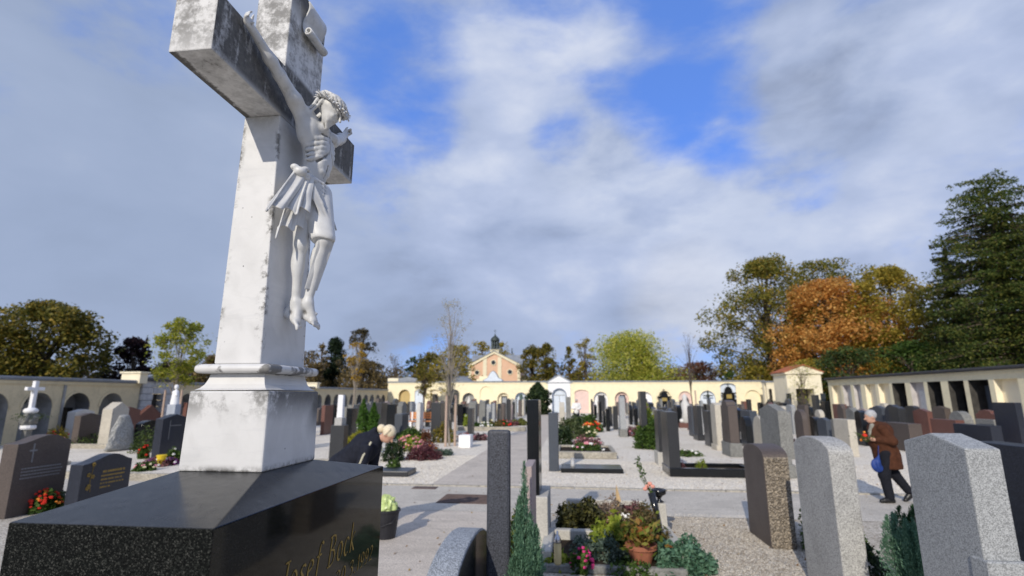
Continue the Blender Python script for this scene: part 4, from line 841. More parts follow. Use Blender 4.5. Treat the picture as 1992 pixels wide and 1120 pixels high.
# far arcade, front wall at Y = 61
fa = thing('arcade_wall', 'long bright yellow arcade wall of arched tomb niches across the far end', 'arcade', (0, 61, 0))
FX = lambda p: float(on_y(p, 765, 61)[0]); FZ = lambda p: float(on_y(1100, p, 61)[2])
ops = []
for (a, b, t, kind, mt, dep) in [(776, 798, 757, 'round', plain('deep_ochre_plaster', (0.50, 0.38, 0.17), .9), .35), (807, 827, 757, 'seg', BLUEG, .12), (837, 853, 757, 'seg', YELL, .25), (868, 891, 756, 'round', DRK, .5), (900, 923, 764, 'round', GRYP, .5),
    (934, 956, 751, 'round', YEL, .10), (968, 990, 764, 'round', YELL, .35), (1002, 1025, 763, 'round', BLUEG, .5), (1036, 1060, 760, 'round', YELL, .5), (1118, 1145, 758, 'seg', PNK, .15),
    (1155, 1182, 762, 'round', WHT, .4), (1196, 1222, 762, 'round', PNK, .4), (1242, 1268, 762, 'round', WHT, .4), (1281, 1304, 760, 'round', YELL, .3), (1320, 1345, 761, 'round', PNK, .2),
    (1361, 1391, 760, 'round', BLUEG, .3), (1402, 1432, 746, 'seg', BLUEG, .25), (1449, 1479, 759, 'round', YEL, .15)]:
    ops.append((FX(a), FX(b), FZ(t), kind, mt, dep))
HF = FZ(743.5)
i1 = [i for i, o_ in enumerate(ops) if o_[0] > FX(1065)][0]
arcade(fa, -22.2, FX(1066), HF, ops[:i1], YEL); arcade(fa, FX(1110), 21.3, HF, ops[i1:], YEL)
# raised centre with baroque gable
g0, g1 = FX(927), FX(964)
b = MB(); b.box(g0, g1, -.10, .5, HF+.16, HF+.42); b.box(g0+.3, g1-.3, -.06, .5, HF+.42, HF+.75)
b.build('raised_parapet', YEL, fa, .02, 1)
gx = FX(959); W2 = 1.1
gp = [(-W2, HF+.16), (W2, HF+.16), (W2*.98, HF+.30), (W2*.55, HF+.55), (W2*.36, HF+.95), (W2*.18, HF+1.22), (0, HF+1.32), (-W2*.18, HF+1.22), (-W2*.36, HF+.95), (-W2*.55, HF+.55), (-W2*.98, HF+.30)]
MB().prism([(gx+u, z) for u, z in gp], -.16, .3, 'y').build('curved_gable', BLUEG, fa, .02, 1)
gq = [(u*1.10, HF+.16+(z-HF-.16)*1.07) for u, z in gp]
MB().prism([(gx+u, z) for u, z in gq], -.12, .34, 'y').build('gable_edge', LEADR, fa, .02, 1)
gx = FX(787)
b = MB(); b.prism([(gx-1.7, HF+.17), (gx+2.2, HF+.17), (gx+1.4, HF+.50), (gx+.3, HF+.72), (gx-.8, HF+.50)], -.05, .7, 'y'); b.build('hood', LEADR, fa, .02, 1)
MB().box(-22.2, -20.9, -.15, .7, HF+.16, HF+.55).build('end_pier', YELL, fa, .02, 1)
# white portal with pediment
po = thing('portal', 'white classical portal with pediment and blue-framed arch in the far yellow wall', 'portal', (FX(1088), 60.9, 0))
w = (FX(1110)-FX(1066))/2-.02; HP = FZ(744); aw = (FX(1102)-FX(1075))/2
m = MB(); P = arch_pts(-aw, aw, FZ(756), 'round', 14); ff = [(-w, 0), (-aw, 0)]
for i in range(len(P)-1): m.add([(P[i][0], 0, P[i][1]), (P[i+1][0], 0, P[i+1][1]), (P[i+1][0], 0, HP), (P[i][0], 0, HP)], [(0, 1, 2, 3)])
m.box(-w, -aw, 0, .6, 0, HP).box(aw, w, 0, .6, 0, HP); m.box(-w, w, .55, .8, 0, HP); link('wall', _me(m), WHT, po)
A = arch_pts(-aw-.06, aw+.06, FZ(756)+.06, 'round', 14); am = MB(); n = len(A); am.add([(u, -.03, v) for u, v in A]+[(u*.9, -.03, v-.08) for u, v in A]+[(u*.9, .3, v-.08) for u, v in A], [(i, i+1, n+i+1, n+i) for i in range(n-1)]+[(n+i, n+i+1, 2*n+i+1, 2*n+i) for i in range(n-1)]); am.box(-aw-.06, -aw+.08, -.03, .3, 0, A[0][1]).box(aw-.08, aw+.06, -.03, .3, 0, A[0][1])
link('blue_frame', _me(am), plain('grey_blue_paint', (0.16, 0.20, 0.28), .7), po)
MB().box(-aw, aw, .3, .5, 0, FZ(756)).build('panel', BLUEG, po); MB().box(-aw*.8, aw*.8, .27, .31, FZ(769), FZ(768)).box(-.03, .03, .26, .31, 0, FZ(769)).build('door_mullion', GRYP, po)
MB().prism([(-w-.05, HP+.02), (w+.05, HP+.02), (0, HP+.75)], -.06, .7, 'y').build('pediment', WHT, po, .01, 1)
MB().prism([(-w-.22, HP-.08), (w+.22, HP-.08), (w+.22, HP+.04), (w+.22, HP+.10), (0, HP+.98), (-w-.22, HP+.10)], -.02, .75, 'y').build('roof', LEADR, po, .01, 1)

# left gallery X = -22, and its stone gate
lg = thing('arcade_gallery', 'long shaded cream gallery with round arches and lead roof along the left', 'arcade', (-22, 0, 0), math.pi/2)
HL = 2.50; ops = []; u = 3.05
while u < 59.5:
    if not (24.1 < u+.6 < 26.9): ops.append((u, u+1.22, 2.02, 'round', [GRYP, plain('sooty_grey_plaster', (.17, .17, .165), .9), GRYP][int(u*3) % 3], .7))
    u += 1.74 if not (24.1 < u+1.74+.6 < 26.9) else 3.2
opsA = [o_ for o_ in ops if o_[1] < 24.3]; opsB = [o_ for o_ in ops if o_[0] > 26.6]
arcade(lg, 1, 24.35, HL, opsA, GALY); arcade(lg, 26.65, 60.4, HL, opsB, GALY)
for u in (20.35, 42.7, 13.5, 6.3):
    MB().box(u-.05, u+.05, -.06, -.004, 0, HL-.16).build('downpipe', GRYP, lg)
for u, dz in ((24.42, .5), (42.9, .42)):
    MB().box(u-.45, u+.05, -.25, .8, HL+.0, HL+dz).box(u-.52, u+.12, -.32, .87, HL+dz, HL+dz+.09).build('roof_pier', YELL, lg, .01, 1)
# doors, wreaths and tablets inside the niches
for k, o_ in enumerate(ops):
    c = (o_[0]+o_[1])/2; rr = random.Random(k)
    if k % 2 == 0: MB().box(c-.30, c+.36, .55, .69, 0, 1.25+rr.random()*.2).build('tomb_slab', [G_RED, G_BLACK, G_CHAR][k % 3], lg, .01, 1)
    MB().lathe([(.001, -.03), (.10, -.02), (.12, 0), (.10, .02), (.001, .03)], (0, 0, 0), 10).build('medallion', BRONZE, lg, loc=(c, .66, 1.66)).rotation_euler = (math.pi/2, 0, 0)
gt = thing('stone_gate', 'narrow gate of pale rusticated stone blocks in the left gallery', 'gate', (-22, 25.5, 0), math.pi/2)
BL = plain('pale_ashlar', (.46, .46, .46), .9, .2, 3)
for i in range(8):
    for (a, b_) in ((-1.10, -.38), (.38, 1.10)) if i < 6 else ((-1.10, -.38), (-.37, .37), (.38, 1.10)):
        o_ = (i % 2)*.04; MB().box(a-o_+.01, b_+o_-.01, -.10, .5, i*.33+.012, (i+1)*.33-.004).build('stone_block', BL, gt, .015, 1)
MB().box(-.38, .38, .3, .4, 0, 1.98).build('door', DRK, gt); MB().box(-1.25, 1.25, -.2, .6, 2.64, 2.78).build('roof', DROOF, gt)
MB().prism([(-1.25, 2.785), (1.25, 2.785), (0, 3.0)], -.2, .6, 'y').build('gable', LEADR, gt)

# right gallery X = 20.5, square piers
rg = thing('pier_gallery', 'cream gallery of square piers and recessed panels with black roof edge along the right', 'arcade', (20.5, 52, 0), -math.pi/2)
HR = 3.12; ops = []; k = 0
kinds = ['Y', 'D', 'D', 'Y', 'D', 'D', 'D', 'W', 'D', 'Y', 'Y', 'W', 'W', 'Y']   # from near (Y=24) to far, one per bay
y = 26.6+1.6*0; bays = []
ys = [(26.64, 28.03), (28.36, 29.69), (30.02, 31.18), (31.76, 32.87), (33.20, 34.43), (34.94, 36.26), (36.58, 37.82), (38.15, 39.41), (40.0, 40.94), (41.35, 42.48), (42.82, 44.15)]
kd = ['Y', 'D', 'D', 'D', 'W', 'D', 'Y', 'Y', 'W', 'W', 'Y']
near = [(24.96-i*1.66, 26.26-i*1.66) for i in range(13)]; ys = near[::-1]+ys; kd = ['D', 'Y', 'D', 'W', 'D', 'Y', 'D', 'D', 'Y', 'W', 'D', 'Y', 'D']+kd
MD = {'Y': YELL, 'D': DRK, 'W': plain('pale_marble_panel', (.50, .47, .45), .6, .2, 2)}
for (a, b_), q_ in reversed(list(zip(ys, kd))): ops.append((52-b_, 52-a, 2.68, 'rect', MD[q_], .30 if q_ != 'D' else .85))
arcade(rg, 7.3, 50, HR, ops, GALY if False else granite('pale_cream_plaster', (.80, .72, .50), .05, 25, .9, .22, .05, .15), roofmat=DROOF, roof=(.22, .17, .1))  # cream plaster, paler than on the left gallery
for i, ((a, b_), q_) in enumerate(zip(ys, kd)):
    c = 52-(a+b_)/2
    if q_ == 'D': MB().box(c-.42, c+.42, .55, .84, .0, 2.0+(i % 3)*.2).build('tomb_slab', [G_BLACK, G_CHAR, G_BLUE][i % 3], rg, .01, 1)
    if q_ == 'W': MB().box(c-.3, c+.3, .24, .295, .7, 2.2).build('relief_panel', G_WHITE, rg, .02, 1)
# pavilion with red roof at the far right corner and the low link to the arcade
pxl, pxr = float(on_y(1531, 770, 48)[0]), float(on_y(1606, 770, 48)[0])
pv = thing('pavilion', 'small pale corner pavilion with pediment and red tiled roof', 'pavilion', ((pxl+pxr)/2, 49.6, 0))
w, d, h = (pxr-pxl)/2-.15, 1.5, 3.75
m = MB(); m.box(-w, -.75, -d, d, 0, h).box(.75, w, -d, d, 0, h).box(-.75, .75, -d, d, 2.5, h).box(-.75, .75, d-.3, d, 0, 2.5); link('wall', _me(m), YELL, pv)
MB().box(-.75, .75, -.2, 0, 0, 2.5).build('door', DRK, pv); MB().box(-w-.15, w+.15, -d-.15, d+.15, h, h+.2).build('cornice', YELL, pv, .02, 1)
MB().prism([(-w-.15, h+.2), (w+.15, h+.2), (0, h+.70)], -d-.1, d, 'y').build('pediment', YELL, pv)
b = MB(); b.add([(-w-.25, -d-.2, h+.21), (-w-.25, d+.2, h+.21), (0, d+.2, h+.86), (0, -d-.2, h+.86), (w+.25, -d-.2, h+.21), (w+.25, d+.2, h+.21)], [(0, 1, 2, 3), (3, 2, 5, 4)]); o = b.build('roof', TILE, pv); mm = o.modifiers.new('t', 'SOLIDIFY'); mm.thickness = .08
for xx in (-1.4, 1.4): MB().box(xx-.2, xx+.2, -d-.04, -d+.02, 1.3, 2.1).build('window', GLASS, pv)
lk = thing('arcade_wall', 'short pale wall with dark doorways between far arcade and pavilion', 'arcade', (0, 57.0, 0))
LXP = lambda p: float(on_y(p, 765, 57)[0])
arcade(lk, LXP(1492), LXP(1560), 3.25, [(LXP(1496), LXP(1502), 2.6, 'rect', DRK, .4), (LXP(1508), LXP(1526), 2.6, 'rect', DRK, .6)], YELL)

# ------------------------------------------------------------------ chapel behind the far wall
CH = 88.0; chp = thing('chapel', 'salmon and cream chapel with grey roof and little belfry behind the far wall', 'chapel', (0, CH, 0))
cX = lambda p: float(on_y(p, 700, CH)[0]); cZ = lambda p: float(on_y(960, p, CH)[2])
x0, x1 = cX(912), cX(1012); xm = (x0+x1)/2; ze, za = cZ(714), cZ(686)
MB().prism([(x0, 0), (x1, 0), (x1, ze), (xm, za), (x0, ze)], 0, 8, 'y').build('wall', SALM, chp)
for a, b_ in ((x0, x0+.5), (x1-.5, x1)): MB().box(a, b_, -.12, -.01, 0, ze-.1).build('pilaster', CREAM, chp)
for p in (943.5, 972): MB().box(cX(p)-.33, cX(p)+.33, -.12, -.01, 0, cZ(695)).build('pilaster', CREAM, chp)
e = .45
MB().prism([(x0-.2, ze-.15), (x0-.2, ze+.35), (xm, za+.4), (x1+.2, ze+.35), (x1+.2, ze-.15), (xm, za-.15)], -.25, -.02, 'y').build('gable_cornice', CREAM, chp)
for p, q_ in ((928.5, 724.5), (960, 705), (992, 723.5)):
    r = MB().lathe([(.01, 0), (.46, 0), (.52, .06), (.40, .10), (.36, .04), (.01, .04)], (0, 0, 0), 16).build('window', CREAM, chp, loc=(cX(p), -.04, cZ(q_))); r.rotation_euler = (math.pi/2, 0, 0)
    MB().lathe([(.01, .05), (.36, .05), (.36, .055), (.01, .06)], (0, 0, 0), 16).build('pane', GLASS, r)
zr = cZ(687); xr0, xr1 = cX(911), cX(1014)
b = MB(); b.add([(xr0, .6, ze-.3), (xr1, .6, ze-.3), (xr1, 4, zr), (xr0, 4, zr), (xr0, 8, ze-.3), (xr1, 8, ze-.3)], [(0, 1, 2, 3), (3, 2, 5, 4), (0, 3, 4), (1, 5, 2)]); b.build('roof', LEADR, chp)
MB().prism([(x0-.3, ze+.36), (xm, za+.42), (x1+.3, ze+.36), (xm, za+.30)], -.4, 6, 'y').build('gable_roof', LEADR, chp)
for a, b_, s_ in ((cX(877), x0-.01, 1), (x1+.01, cX(1045), -1)):
    MB().box(a, b_, 1, 8, 0, cZ(738)).build('side_wing', CREAM if s_ > 0 else SALM, chp)
    zl, zh = cZ(738), cZ(729); hi_, lo_ = (b_, a) if s_ > 0 else (a, b_); m = MB(); m.add([(lo_-s_*.3, .7, zl), (hi_, .7, zl), (hi_, 4, zh), (lo_+s_*1.0, 4, zh), (hi_, 8, zl), (lo_-s_*.3, 8, zl)], [(0, 1, 2, 3), (3, 2, 4, 5), (0, 3, 5)]); m.build('wing_roof', LEADR, chp)
    MB().box(min(a, b_), max(a, b_), .9, .97, zl-.45, zl-.05).build('band', CREAM, chp)
tx = cX(962); MB().box(tx-.75, tx+.75, -.2, 1.3, za-.2, cZ(681)).box(tx-.9, tx+.9, -.35, 1.45, cZ(681), cZ(680)).build('turret_base', CREAM, chp)
COP = plain('dark_copper', (.06, .075, .07), .6, .4, 2, .4, .4)
z0 = cZ(680); zt = cZ(655); b = MB()
for k in range(8): a = k*math.pi/4; b.tube([(tx+.60*math.cos(a), .55+.60*math.sin(a), z0), (tx+.58*math.cos(a), .55+.58*math.sin(a), z0+1.5)], .13, 5)
b.lathe([(.6, 0), (.6, .12), (.35, .2)], (tx, .55, z0), 10); b.build('lantern', COP, chp)
MB().lathe([(.72, 0), (.80, .12), (.72, .45), (.50, .72), (.26, .90), (.14, 1.05), (.12, 1.15), (.05, 1.3), (.03, 1.5)], (tx, .55, z0+1.5), 12).build('onion_roof', COP, chp, smooth=True)
MB().box(tx-.03, tx+.03, .52, .58, z0+2.9, z0+3.6).box(tx-.22, tx+.22, .52, .58, z0+3.3, z0+3.37).build('cross', COP, chp)
MB().lathe([(.001, -.3), (.30, -.28), (.22, .05), (.10, .22), (.001, .25)], (tx, .55, z0+.95), 10).build('bell', BRONZE, chp)
dm = thing('domed_roof', 'small grey domed roof rising behind the far wall left of the chapel gable', 'roof', (cX(893)*.78, 69, 0))
MB().lathe([(1.9, 0), (1.9, 3.6), (2.1, 3.6), (1.7, 4.0), (1.0, 4.4), (.01, 4.55)], (0, 0, 0), 16).build('dome', LEADR, dm, smooth=True)

# ------------------------------------------------------------------ wall tombs standing in the far niches
def niche_stone(p0, p1, top, style, mt, label, Y=60.55, base=.0):
    a, c = float(on_y(p0, 765, Y)[0]), float(on_y(p1, 765, Y)[0]); return stone(a, c, Y, Y+.3, float(on_y(1100, top, Y)[2]), style, mt, label, base=base, rot='x', name='wall_tomb', cat='tomb', bevel=.02)
niche_stone(841, 850, 766, 'flat', DRK, 'black stele in the niche left of the dark arch'); niche_stone(868.5, 890.5, 757, 'arch', G_CHAR, 'charcoal tomb filling the arch behind the staked bare tree')
niche_stone(906, 917, 770, 'rock', G_WHITE, 'white rock-like relief in the dark arch right of the bare tree'); niche_stone(975, 986, 770, 'flat', DRK, 'dark panel in the arch below the chapel gable')
niche_stone(1009, 1018, 766, 'taper', plain('green_bronze', (.05, .09, .075), .6), 'green bronze figure stele in the pale blue niche'); niche_stone(1164, 1176, 768, 'flat', G_CHAR, 'charcoal panel in the first white round niche')
niche_stone(1205, 1216, 768, 'flat', G_BLACK, 'black panel in the second, pinkish round niche'); niche_stone(1327, 1338, 771, 'round', G_BLACK, 'black arched opening of the pink tomb under the bare sapling')
for px, top, lb in ((1292, 761, 'black aedicule tomb with round head and golden centre, left of the pink niche'), (1418, 752, 'tallest black aedicule tomb with round head and cross, right part of far wall')):
    a = float(on_y(px, 765, 60.4)[0]); h = float(on_y(1100, top, 60.4)[2]); t_ = thing('aedicule_tomb', lb, 'tomb', (a, 60.4, 0))
    MB().box(-.75, .75, 0, .4, 0, h*.52).box(-.62, .62, .02, .4, h*.52, h*.72).box(-.78, .78, -.05, .4, h*.72, h*.77).prism([(.38*math.cos(math.pi*i/10)*1.1, h*.77+h*.23*math.sin(math.pi*i/10)) for i in range(11)], .02, .4, 'y').build('black_stone', G_BLACK, t_, .02, 1)
    MB().box(-.28, .28, -.02, .02, h*.55, h*.70).build('gold_relief', plain('dull_gold', (.30, .22, .06), .5, .4, 8), t_)
    MB().box(-.03, .03, .15, .21, h, h*1.12).box(-.15, .15, .15, .21, h*1.05, h*1.07).build('cross', BRONZE, t_)
a = FX(1376); t_ = thing('wall_cross', 'dark iron cross with round boss in the grey-framed niche', 'cross', (a, 60.75, 0))
MB().box(-.06, .06, 0, .08, .9, 2.5).box(-.55, .55, 0, .08, 1.85, 1.97).build('arms', BRONZE, t_); MB().ball((0, .02, 1.9), .2, 6).build('boss', BRONZE, t_)
# staked row: roofed shrine on the right
sx, sy = ground(1893, 838)[:2]; sh_ = thing('roofed_shrine', 'white pointed shrine panel with red centre line under a dark steep roof', 'shrine', (sx, sy, 0), 0)
W1, H1 = .55, float(on_y(1885, 757, sy)[2])-.05
def ogive(w, h, z, n=8): return [(-w, z)]+[(-w*math.cos(math.pi/2*i/n)**1.0, z+(h-z)*math.sin(math.pi/2*i/n)) for i in range(n+1)]+[(w*math.cos(math.pi/2*i/n), z+(h-z)*math.sin(math.pi/2*i/n)) for i in range(n-1, -1, -1)]
def pointed(w, h, z, n=7): L = [(-w*(1-(i/n)**1.7), z+(h-z)*i/n) for i in range(n+1)]; return L+[(-u, v) for u, v in reversed(L[:-1])]
MB().prism([(-W1*.55, 0), (-W1, H1*.5)][:0]+[(-W1*.5, .2)]+pointed(W1*.92, H1-.08, H1*.45)+[(W1*.5, .2)], 0, .12, 'y').build('panel', WHT, sh_, .01, 1)
P = pointed(W1, H1, H1*.48); Q = pointed(W1*1.16, H1+.12, H1*.45); n = len(P); m = MB()
m.add([(u, -.10, v) for u, v in Q]+[(u, -.10, v) for u, v in P]+[(u, .75, v) for u, v in Q]+[(u, .75, v) for u, v in P], [(i, i+1, n+i+1, n+i) for i in range(n-1)]+[(i, 2*n+i, 2*n+i+1, i+1) for i in range(n-1)]+[(n+i, n+i+1, 3*n+i+1, 3*n+i) for i in range(n-1)]+[(2*n+i, 3*n+i, 3*n+i+1, 2*n+i+1) for i in range(n-1)])
m.build('roof', plain('dark_green_slate', (.05, .065, .06), .6, .3, 8), sh_)
MB().box(-.02, .02, -.012, -.002, .5, H1-.2).build('centre_line', plain('faded_red', (.45, .16, .12), .8), sh_); MB().box(-.45, .45, -.15, .5, 0, .22).build('base', CONC, sh_, .02, 1)
from mathutils import noise as mnoise
# ------------------------------------------------------------------ trees
def leaves(P, size, flat=.5, jitter=.35):
    n = len(P); N_ = RNG.normal(size=(n, 3)); N_[:, 2] = np.abs(N_[:, 2])+flat; N_ /= np.linalg.norm(N_, axis=1)[:, None]
    A = np.cross(N_, RNG.normal(size=(n, 3))); A /= np.linalg.norm(A, axis=1)[:, None]; B = np.cross(N_, A)
    s = size*RNG.uniform(1-jitter, 1+jitter, (n, 1)); a = A*s; b = B*s*.62
    V = np.stack([P-a, P+b*.9+a*.1, P+a, P-b*.9+a*.1], 1).reshape(-1, 3); F = np.arange(4*n).reshape(n, 4); return V, F
def env(shape, t):
    if shape == 'round': return math.sqrt(max(0, 1-(1.75*t-.75)**2)) if t > .43 else .62+.9*t*.98
    if shape == 'cone': return (1-t)**.85*(.9+.1*math.sin(t*40))
    if shape == 'bigcon': return min(1, 1.2*(1-t)**.8)*(.86+.14*math.sin(t*34))
    if shape == 'column': return min(1, 4*t+.4)*min(1, 3.2*(1-t)+.12)
    if shape == 'vase': return (.25+1.5*t) if t < .5 else math.sqrt(max(0, 1-((t-.5)/.52)**2))
    if shape == 'open': return (.5+t) if t < .45 else math.sqrt(max(0.02, 1-((t-.45)/.57)**2))
    if shape == 'weep': return .95 if t < .4 else math.sqrt(max(0, 1-((t-.4)/.61)**2))*.95
    return 1
def tree(label, cx, top, wpx, Y, shape, leafm, n, lsize, nc=60, cb=.25, bark=BARK, name='tree', crk=.30, group=None, trunk=None, dz=.75, droop=0.0, seed=None, limbs=34, X=None, solid=.45, twig=0, cat='tree'):
    rr = random.Random(seed if seed is not None else int(cx*7+Y)); X = float(on_y(cx, 770, Y)[0]) if X is None else X; H = float(on_y(cx, top, Y)[2]); R = wpx/2*Y/1018.0*(1.22 if shape == 'round' else 1.12); z0 = H*cb
    root = thing(name, label, cat, (X, Y, 0), 0, group); C = []; so = rr.random()*50
    def lump(a, t): return 1+.55*mnoise.noise(Vector((math.cos(a)*1.5+so, math.sin(a)*1.5, t*2.6)))+.22*mnoise.noise(Vector((math.cos(a)*4+so, math.sin(a)*4, t*7)))
    for i in range(nc):
        t = (i+.5)/nc; t = t if shape == 'cone' else (rr.random()**.85); a = rr.random()*6.283; rad = R*env(shape, t)*(solid+(1-solid)*math.sqrt(rr.random()))*rr.uniform(.78, 1.10)*lump(a, t)
        cr = R*crk*rr.uniform(.65, 1.2)*(1 if shape != 'cone' else (.45+.75*(1-t)))
        z = z0+(H-z0)*t*(.86+.14*lump(a*1.7, .3)) if shape != 'cone' else z0+(H-z0)*t
        rad = max(0, rad-cr*.35); C.append((rad*math.cos(a), rad*math.sin(a), min(z, H-cr*.6)-droop*rad, cr))
    C = np.array(C); w = C[:, 3]**1.6; cnt = np.maximum(3, (n*w/w.sum()).astype(int)); P = []
    for c, k in zip(C, cnt):
        d = RNG.normal(size=(k, 3)); d /= np.linalg.norm(d, axis=1)[:, None]; r = c[3]*RNG.uniform(.25, 1.0, (k, 1))**.55
        q = c[:3]+d*r*np.array([1, 1, dz]); 
        if shape == 'weep': q[:, 2] -= np.abs(RNG.normal(size=k))*c[3]*.8
        P.append(q)
    if True:   # loose sprays between and around the clumps, ragged edge
        k = int(n*(.20 if shape in ('round', 'weep', 'column') else .14)); t_ = RNG.random(k); a_ = RNG.random(k)*6.283; e_ = np.array([env(shape, v) for v in t_]); q_r = R*e_*np.sqrt(RNG.uniform(.15, 1.0, k))*np.array([lump(p_, q_) for p_, q_ in zip(a_, t_)])
        P.append(np.stack([q_r*np.cos(a_), q_r*np.sin(a_), z0+(H-z0)*t_*RNG.uniform(.94, 1.03, k)], 1))
    P = np.concatenate(P); P[:, 2] = np.maximum(P[:, 2], .3)
    V, F = leaves(P, lsize, .9 if shape == 'cone' else .4); cr_ = link('crown', np_mesh('crown', V, F), leafm, root)
    tr = trunk or max(.05, R*.05+H*.012); m = MB(); zz = [0, H*.15, H*.4, H*.65, H*.9]; jx = [0]+[rr.uniform(-.02, .02)*H for _ in range(4)]; jx[-1] *= .7
    m.tube([(jx[i], jx[i]*.4, zz[i]) for i in range(5)], [tr, tr*.85, tr*.65, tr*.4, tr*.1], 7); idx = list(range(nc)); rr.shuffle(idx)
    for i in idx[:limbs]:
        c = C[i]; zs = max(H*.12, min(c[2]*rr.uniform(.45, .8), H*.8)); b = (c[0]*.45, c[1]*.45, zs+(c[2]-zs)*.65); r0 = tr*(.42 if zs < H*.5 else .25)
        m.tube([(0, 0, zs), b, (c[0], c[1], c[2])], [r0, r0*.55, r0*.15], 4, False)
        for _ in range(twig):
            d = np.array([rr.gauss(0, 1), rr.gauss(0, 1), rr.gauss(.5, .8)]); d = d/np.linalg.norm(d)*c[3]*rr.uniform(.5, 1.2); s_ = np.array(b)*(1-(q_ := rr.random()))+c[:3]*q_; m.tube([s_, s_+d*.5+np.array([0, 0, .06*c[3]]), s_+d], [r0*.22+.004, r0*.13+.003, .003], 3, False)
    m.build('trunk', bark, root); return root
def conifer(label, cx, top, wpx, Y, leafm, n, ls, nb=140, blunt=0.0, base=.04, droop=.30, name='tree', seed=1, thick=.13):
    """branches in whorls from a single stem, each carrying flat hanging sprays"""
    rr = random.Random(seed); X = float(on_y(cx, 770, Y)[0]); H = float(on_y(cx, top, Y)[2]); R = wpx/2*Y/1018.0; root = thing(name, label, 'tree', (X, Y, 0)); P = []; m = MB(); L_ = []
    for i in range(nb):
        t = (i+.5)/nb; t = 1-(1-t)**1.0; e = blunt+(1-blunt)*min(1, (1-t)*(1.5 if blunt else 1.0))**.85; L_.append((t, rr.random()*6.283, R*e*rr.uniform(.55, 1.12)))
    tot = sum(l[2]**1.5 for l in L_)
    for t, a, L in L_:
        k = max(6, int(n*L**1.5/tot)); s = RNG.random(k)**.75; z0 = H*(base+(1-base)*t)*.97; lat = RNG.normal(size=k)*thick*L*(1.15-s*.7); up = L*(.16*s-droop*s**2+.10*s**4)-np.abs(RNG.normal(size=k))*thick*L*.55
        r = s*L; P.append(np.stack([r*math.cos(a)-lat*math.sin(a), r*math.sin(a)+lat*math.cos(a), np.maximum(.2, z0+up)], 1))
        if t < .85: m.tube([(0, 0, z0), (L*.5*math.cos(a), L*.5*math.sin(a), z0+L*(.08-droop*.25)), (L*.85*math.cos(a), L*.85*math.sin(a), z0+L*(.13-droop*.72))], [H*.004+.01, H*.003, .01], 3, False)
    P = np.concatenate(P); V, F = leaves(P, ls, .6); link('crown', np_mesh('crown', V, F), leafm, root); m.tube([(0, 0, 0), (0, 0, H*.5), (0, 0, H*.97)], [H*.02, H*.012, .02], 7); m.build('trunk', BARK, root); return root
F_OLIVE = foliage('olive_autumn_leaves', [(.045, .052, .012), (.12, .12, .024), (.24, .20, .034), (.34, .23, .04)]); F_DKG = foliage('dark_green_leaves', [(.02, .042, .012), (.06, .095, .026), (.13, .17, .04)])
F_CON = foliage('conifer_needles', [(.008, .018, .009), (.018, .034, .016), (.035, .055, .022)], .15); F_BRN = foliage('brown_autumn_leaves', [(.09, .07, .04), (.20, .15, .065), (.32, .23, .09)]); F_PUR = foliage('purple_beech_leaves', [(.012, .009, .014), (.030, .016, .022), (.06, .03, .03)])
F_YG = foliage('yellow_green_leaves', [(.12, .17, .02), (.26, .30, .04), (.42, .42, .06), (.55, .50, .09)], .5); F_WIL = foliage('willow_leaves', [(.22, .28, .04), (.42, .46, .07), (.60, .58, .12), (.72, .64, .17)], .5)
F_ORA = foliage('orange_autumn_leaves', [(.30, .13, .03), (.58, .28, .07), (.80, .44, .12), (.84, .56, .18)], .5); F_GOLD = foliage('olive_gold_leaves', [(.13, .12, .022), (.30, .26, .045), (.48, .38, .06), (.60, .43, .08)], .5)
F_YEL = foliage('golden_yellow_leaves', [(.25, .15, .02), (.45, .28, .03), (.58, .38, .05)], .45); F_OAK = foliage('oak_autumn_leaves', [(.07, .085, .02), (.19, .20, .04), (.32, .28, .05), (.42, .28, .055)], .45)
F_GRN = foliage('fresh_green_leaves', [(.03, .06, .012), (.07, .13, .025), (.13, .20, .04)], .4); F_RED = foliage('red_brown_leaves', [(.08, .03, .018), (.16, .06, .03), (.22, .09, .04)], .35); F_GREY = foliage('grey_buds', [(.14, .12, .09), (.25, .21, .15), (.32, .26, .16)], .2)
# left
tree('broad dark olive tree at the left edge behind the gallery', 62, 590, 215, 42, 'round', F_OLIVE, 17000, .17, 95, .10, dz=.8, crk=.26, seed=5)
tree('second dark tree outside the left edge, behind the gallery', -120, 600, 190, 40, 'round', F_OLIVE, 6000, .2, 50, .1)
tree('dark evergreen low behind the broad olive tree', 20, 690, 120, 46, 'round', F_DKG, 5000, .18, 40, .02)
conifer('slender grey-green spruce left of the purple beech', 193, 643, 84, 52, foliage('grey_green_needles', [(.02, .028, .016), (.05, .06, .032), (.08, .085, .045)], .15), 8000, .15, 120, seed=9)
tree('autumn brown bush tree between olive tree and spruce', 150, 690, 60, 48, 'round', F_BRN, 2600, .16, 26, .05)
tree('dark purple copper beech left of the green sapling', 248, 658, 70, 48, 'round', F_PUR, 5200, .16, 46, .08, seed=2)
conifer('pointed dark tree behind the green sapling', 270, 652, 46, 50, F_PUR, 3500, .15, 80, seed=3)
tree('brown tree mass behind the green sapling', 330, 705, 110, 52, 'round', F_BRN, 4000, .17, 36, .02)
tree('reddish brown low tree left of the cross shaft', 405, 692, 70, 52, 'round', F_BRN, 3500, .15, 30, .02, twig=2)
tree('dark hedge-like tree seen under the cross moulding', 470, 706, 110, 55, 'round', F_BRN, 3000, .17, 30, .02)
sap = tree('staked yellow-green sapling inside the left field', 340, 622, 118, 22.5, 'open', F_YG, 5200, .062, 60, .42, BARKP, crk=.20, twig=4, trunk=.06, seed=4, solid=.2, limbs=55)
sx_, sy_ = sap.location.x, sap.location.y
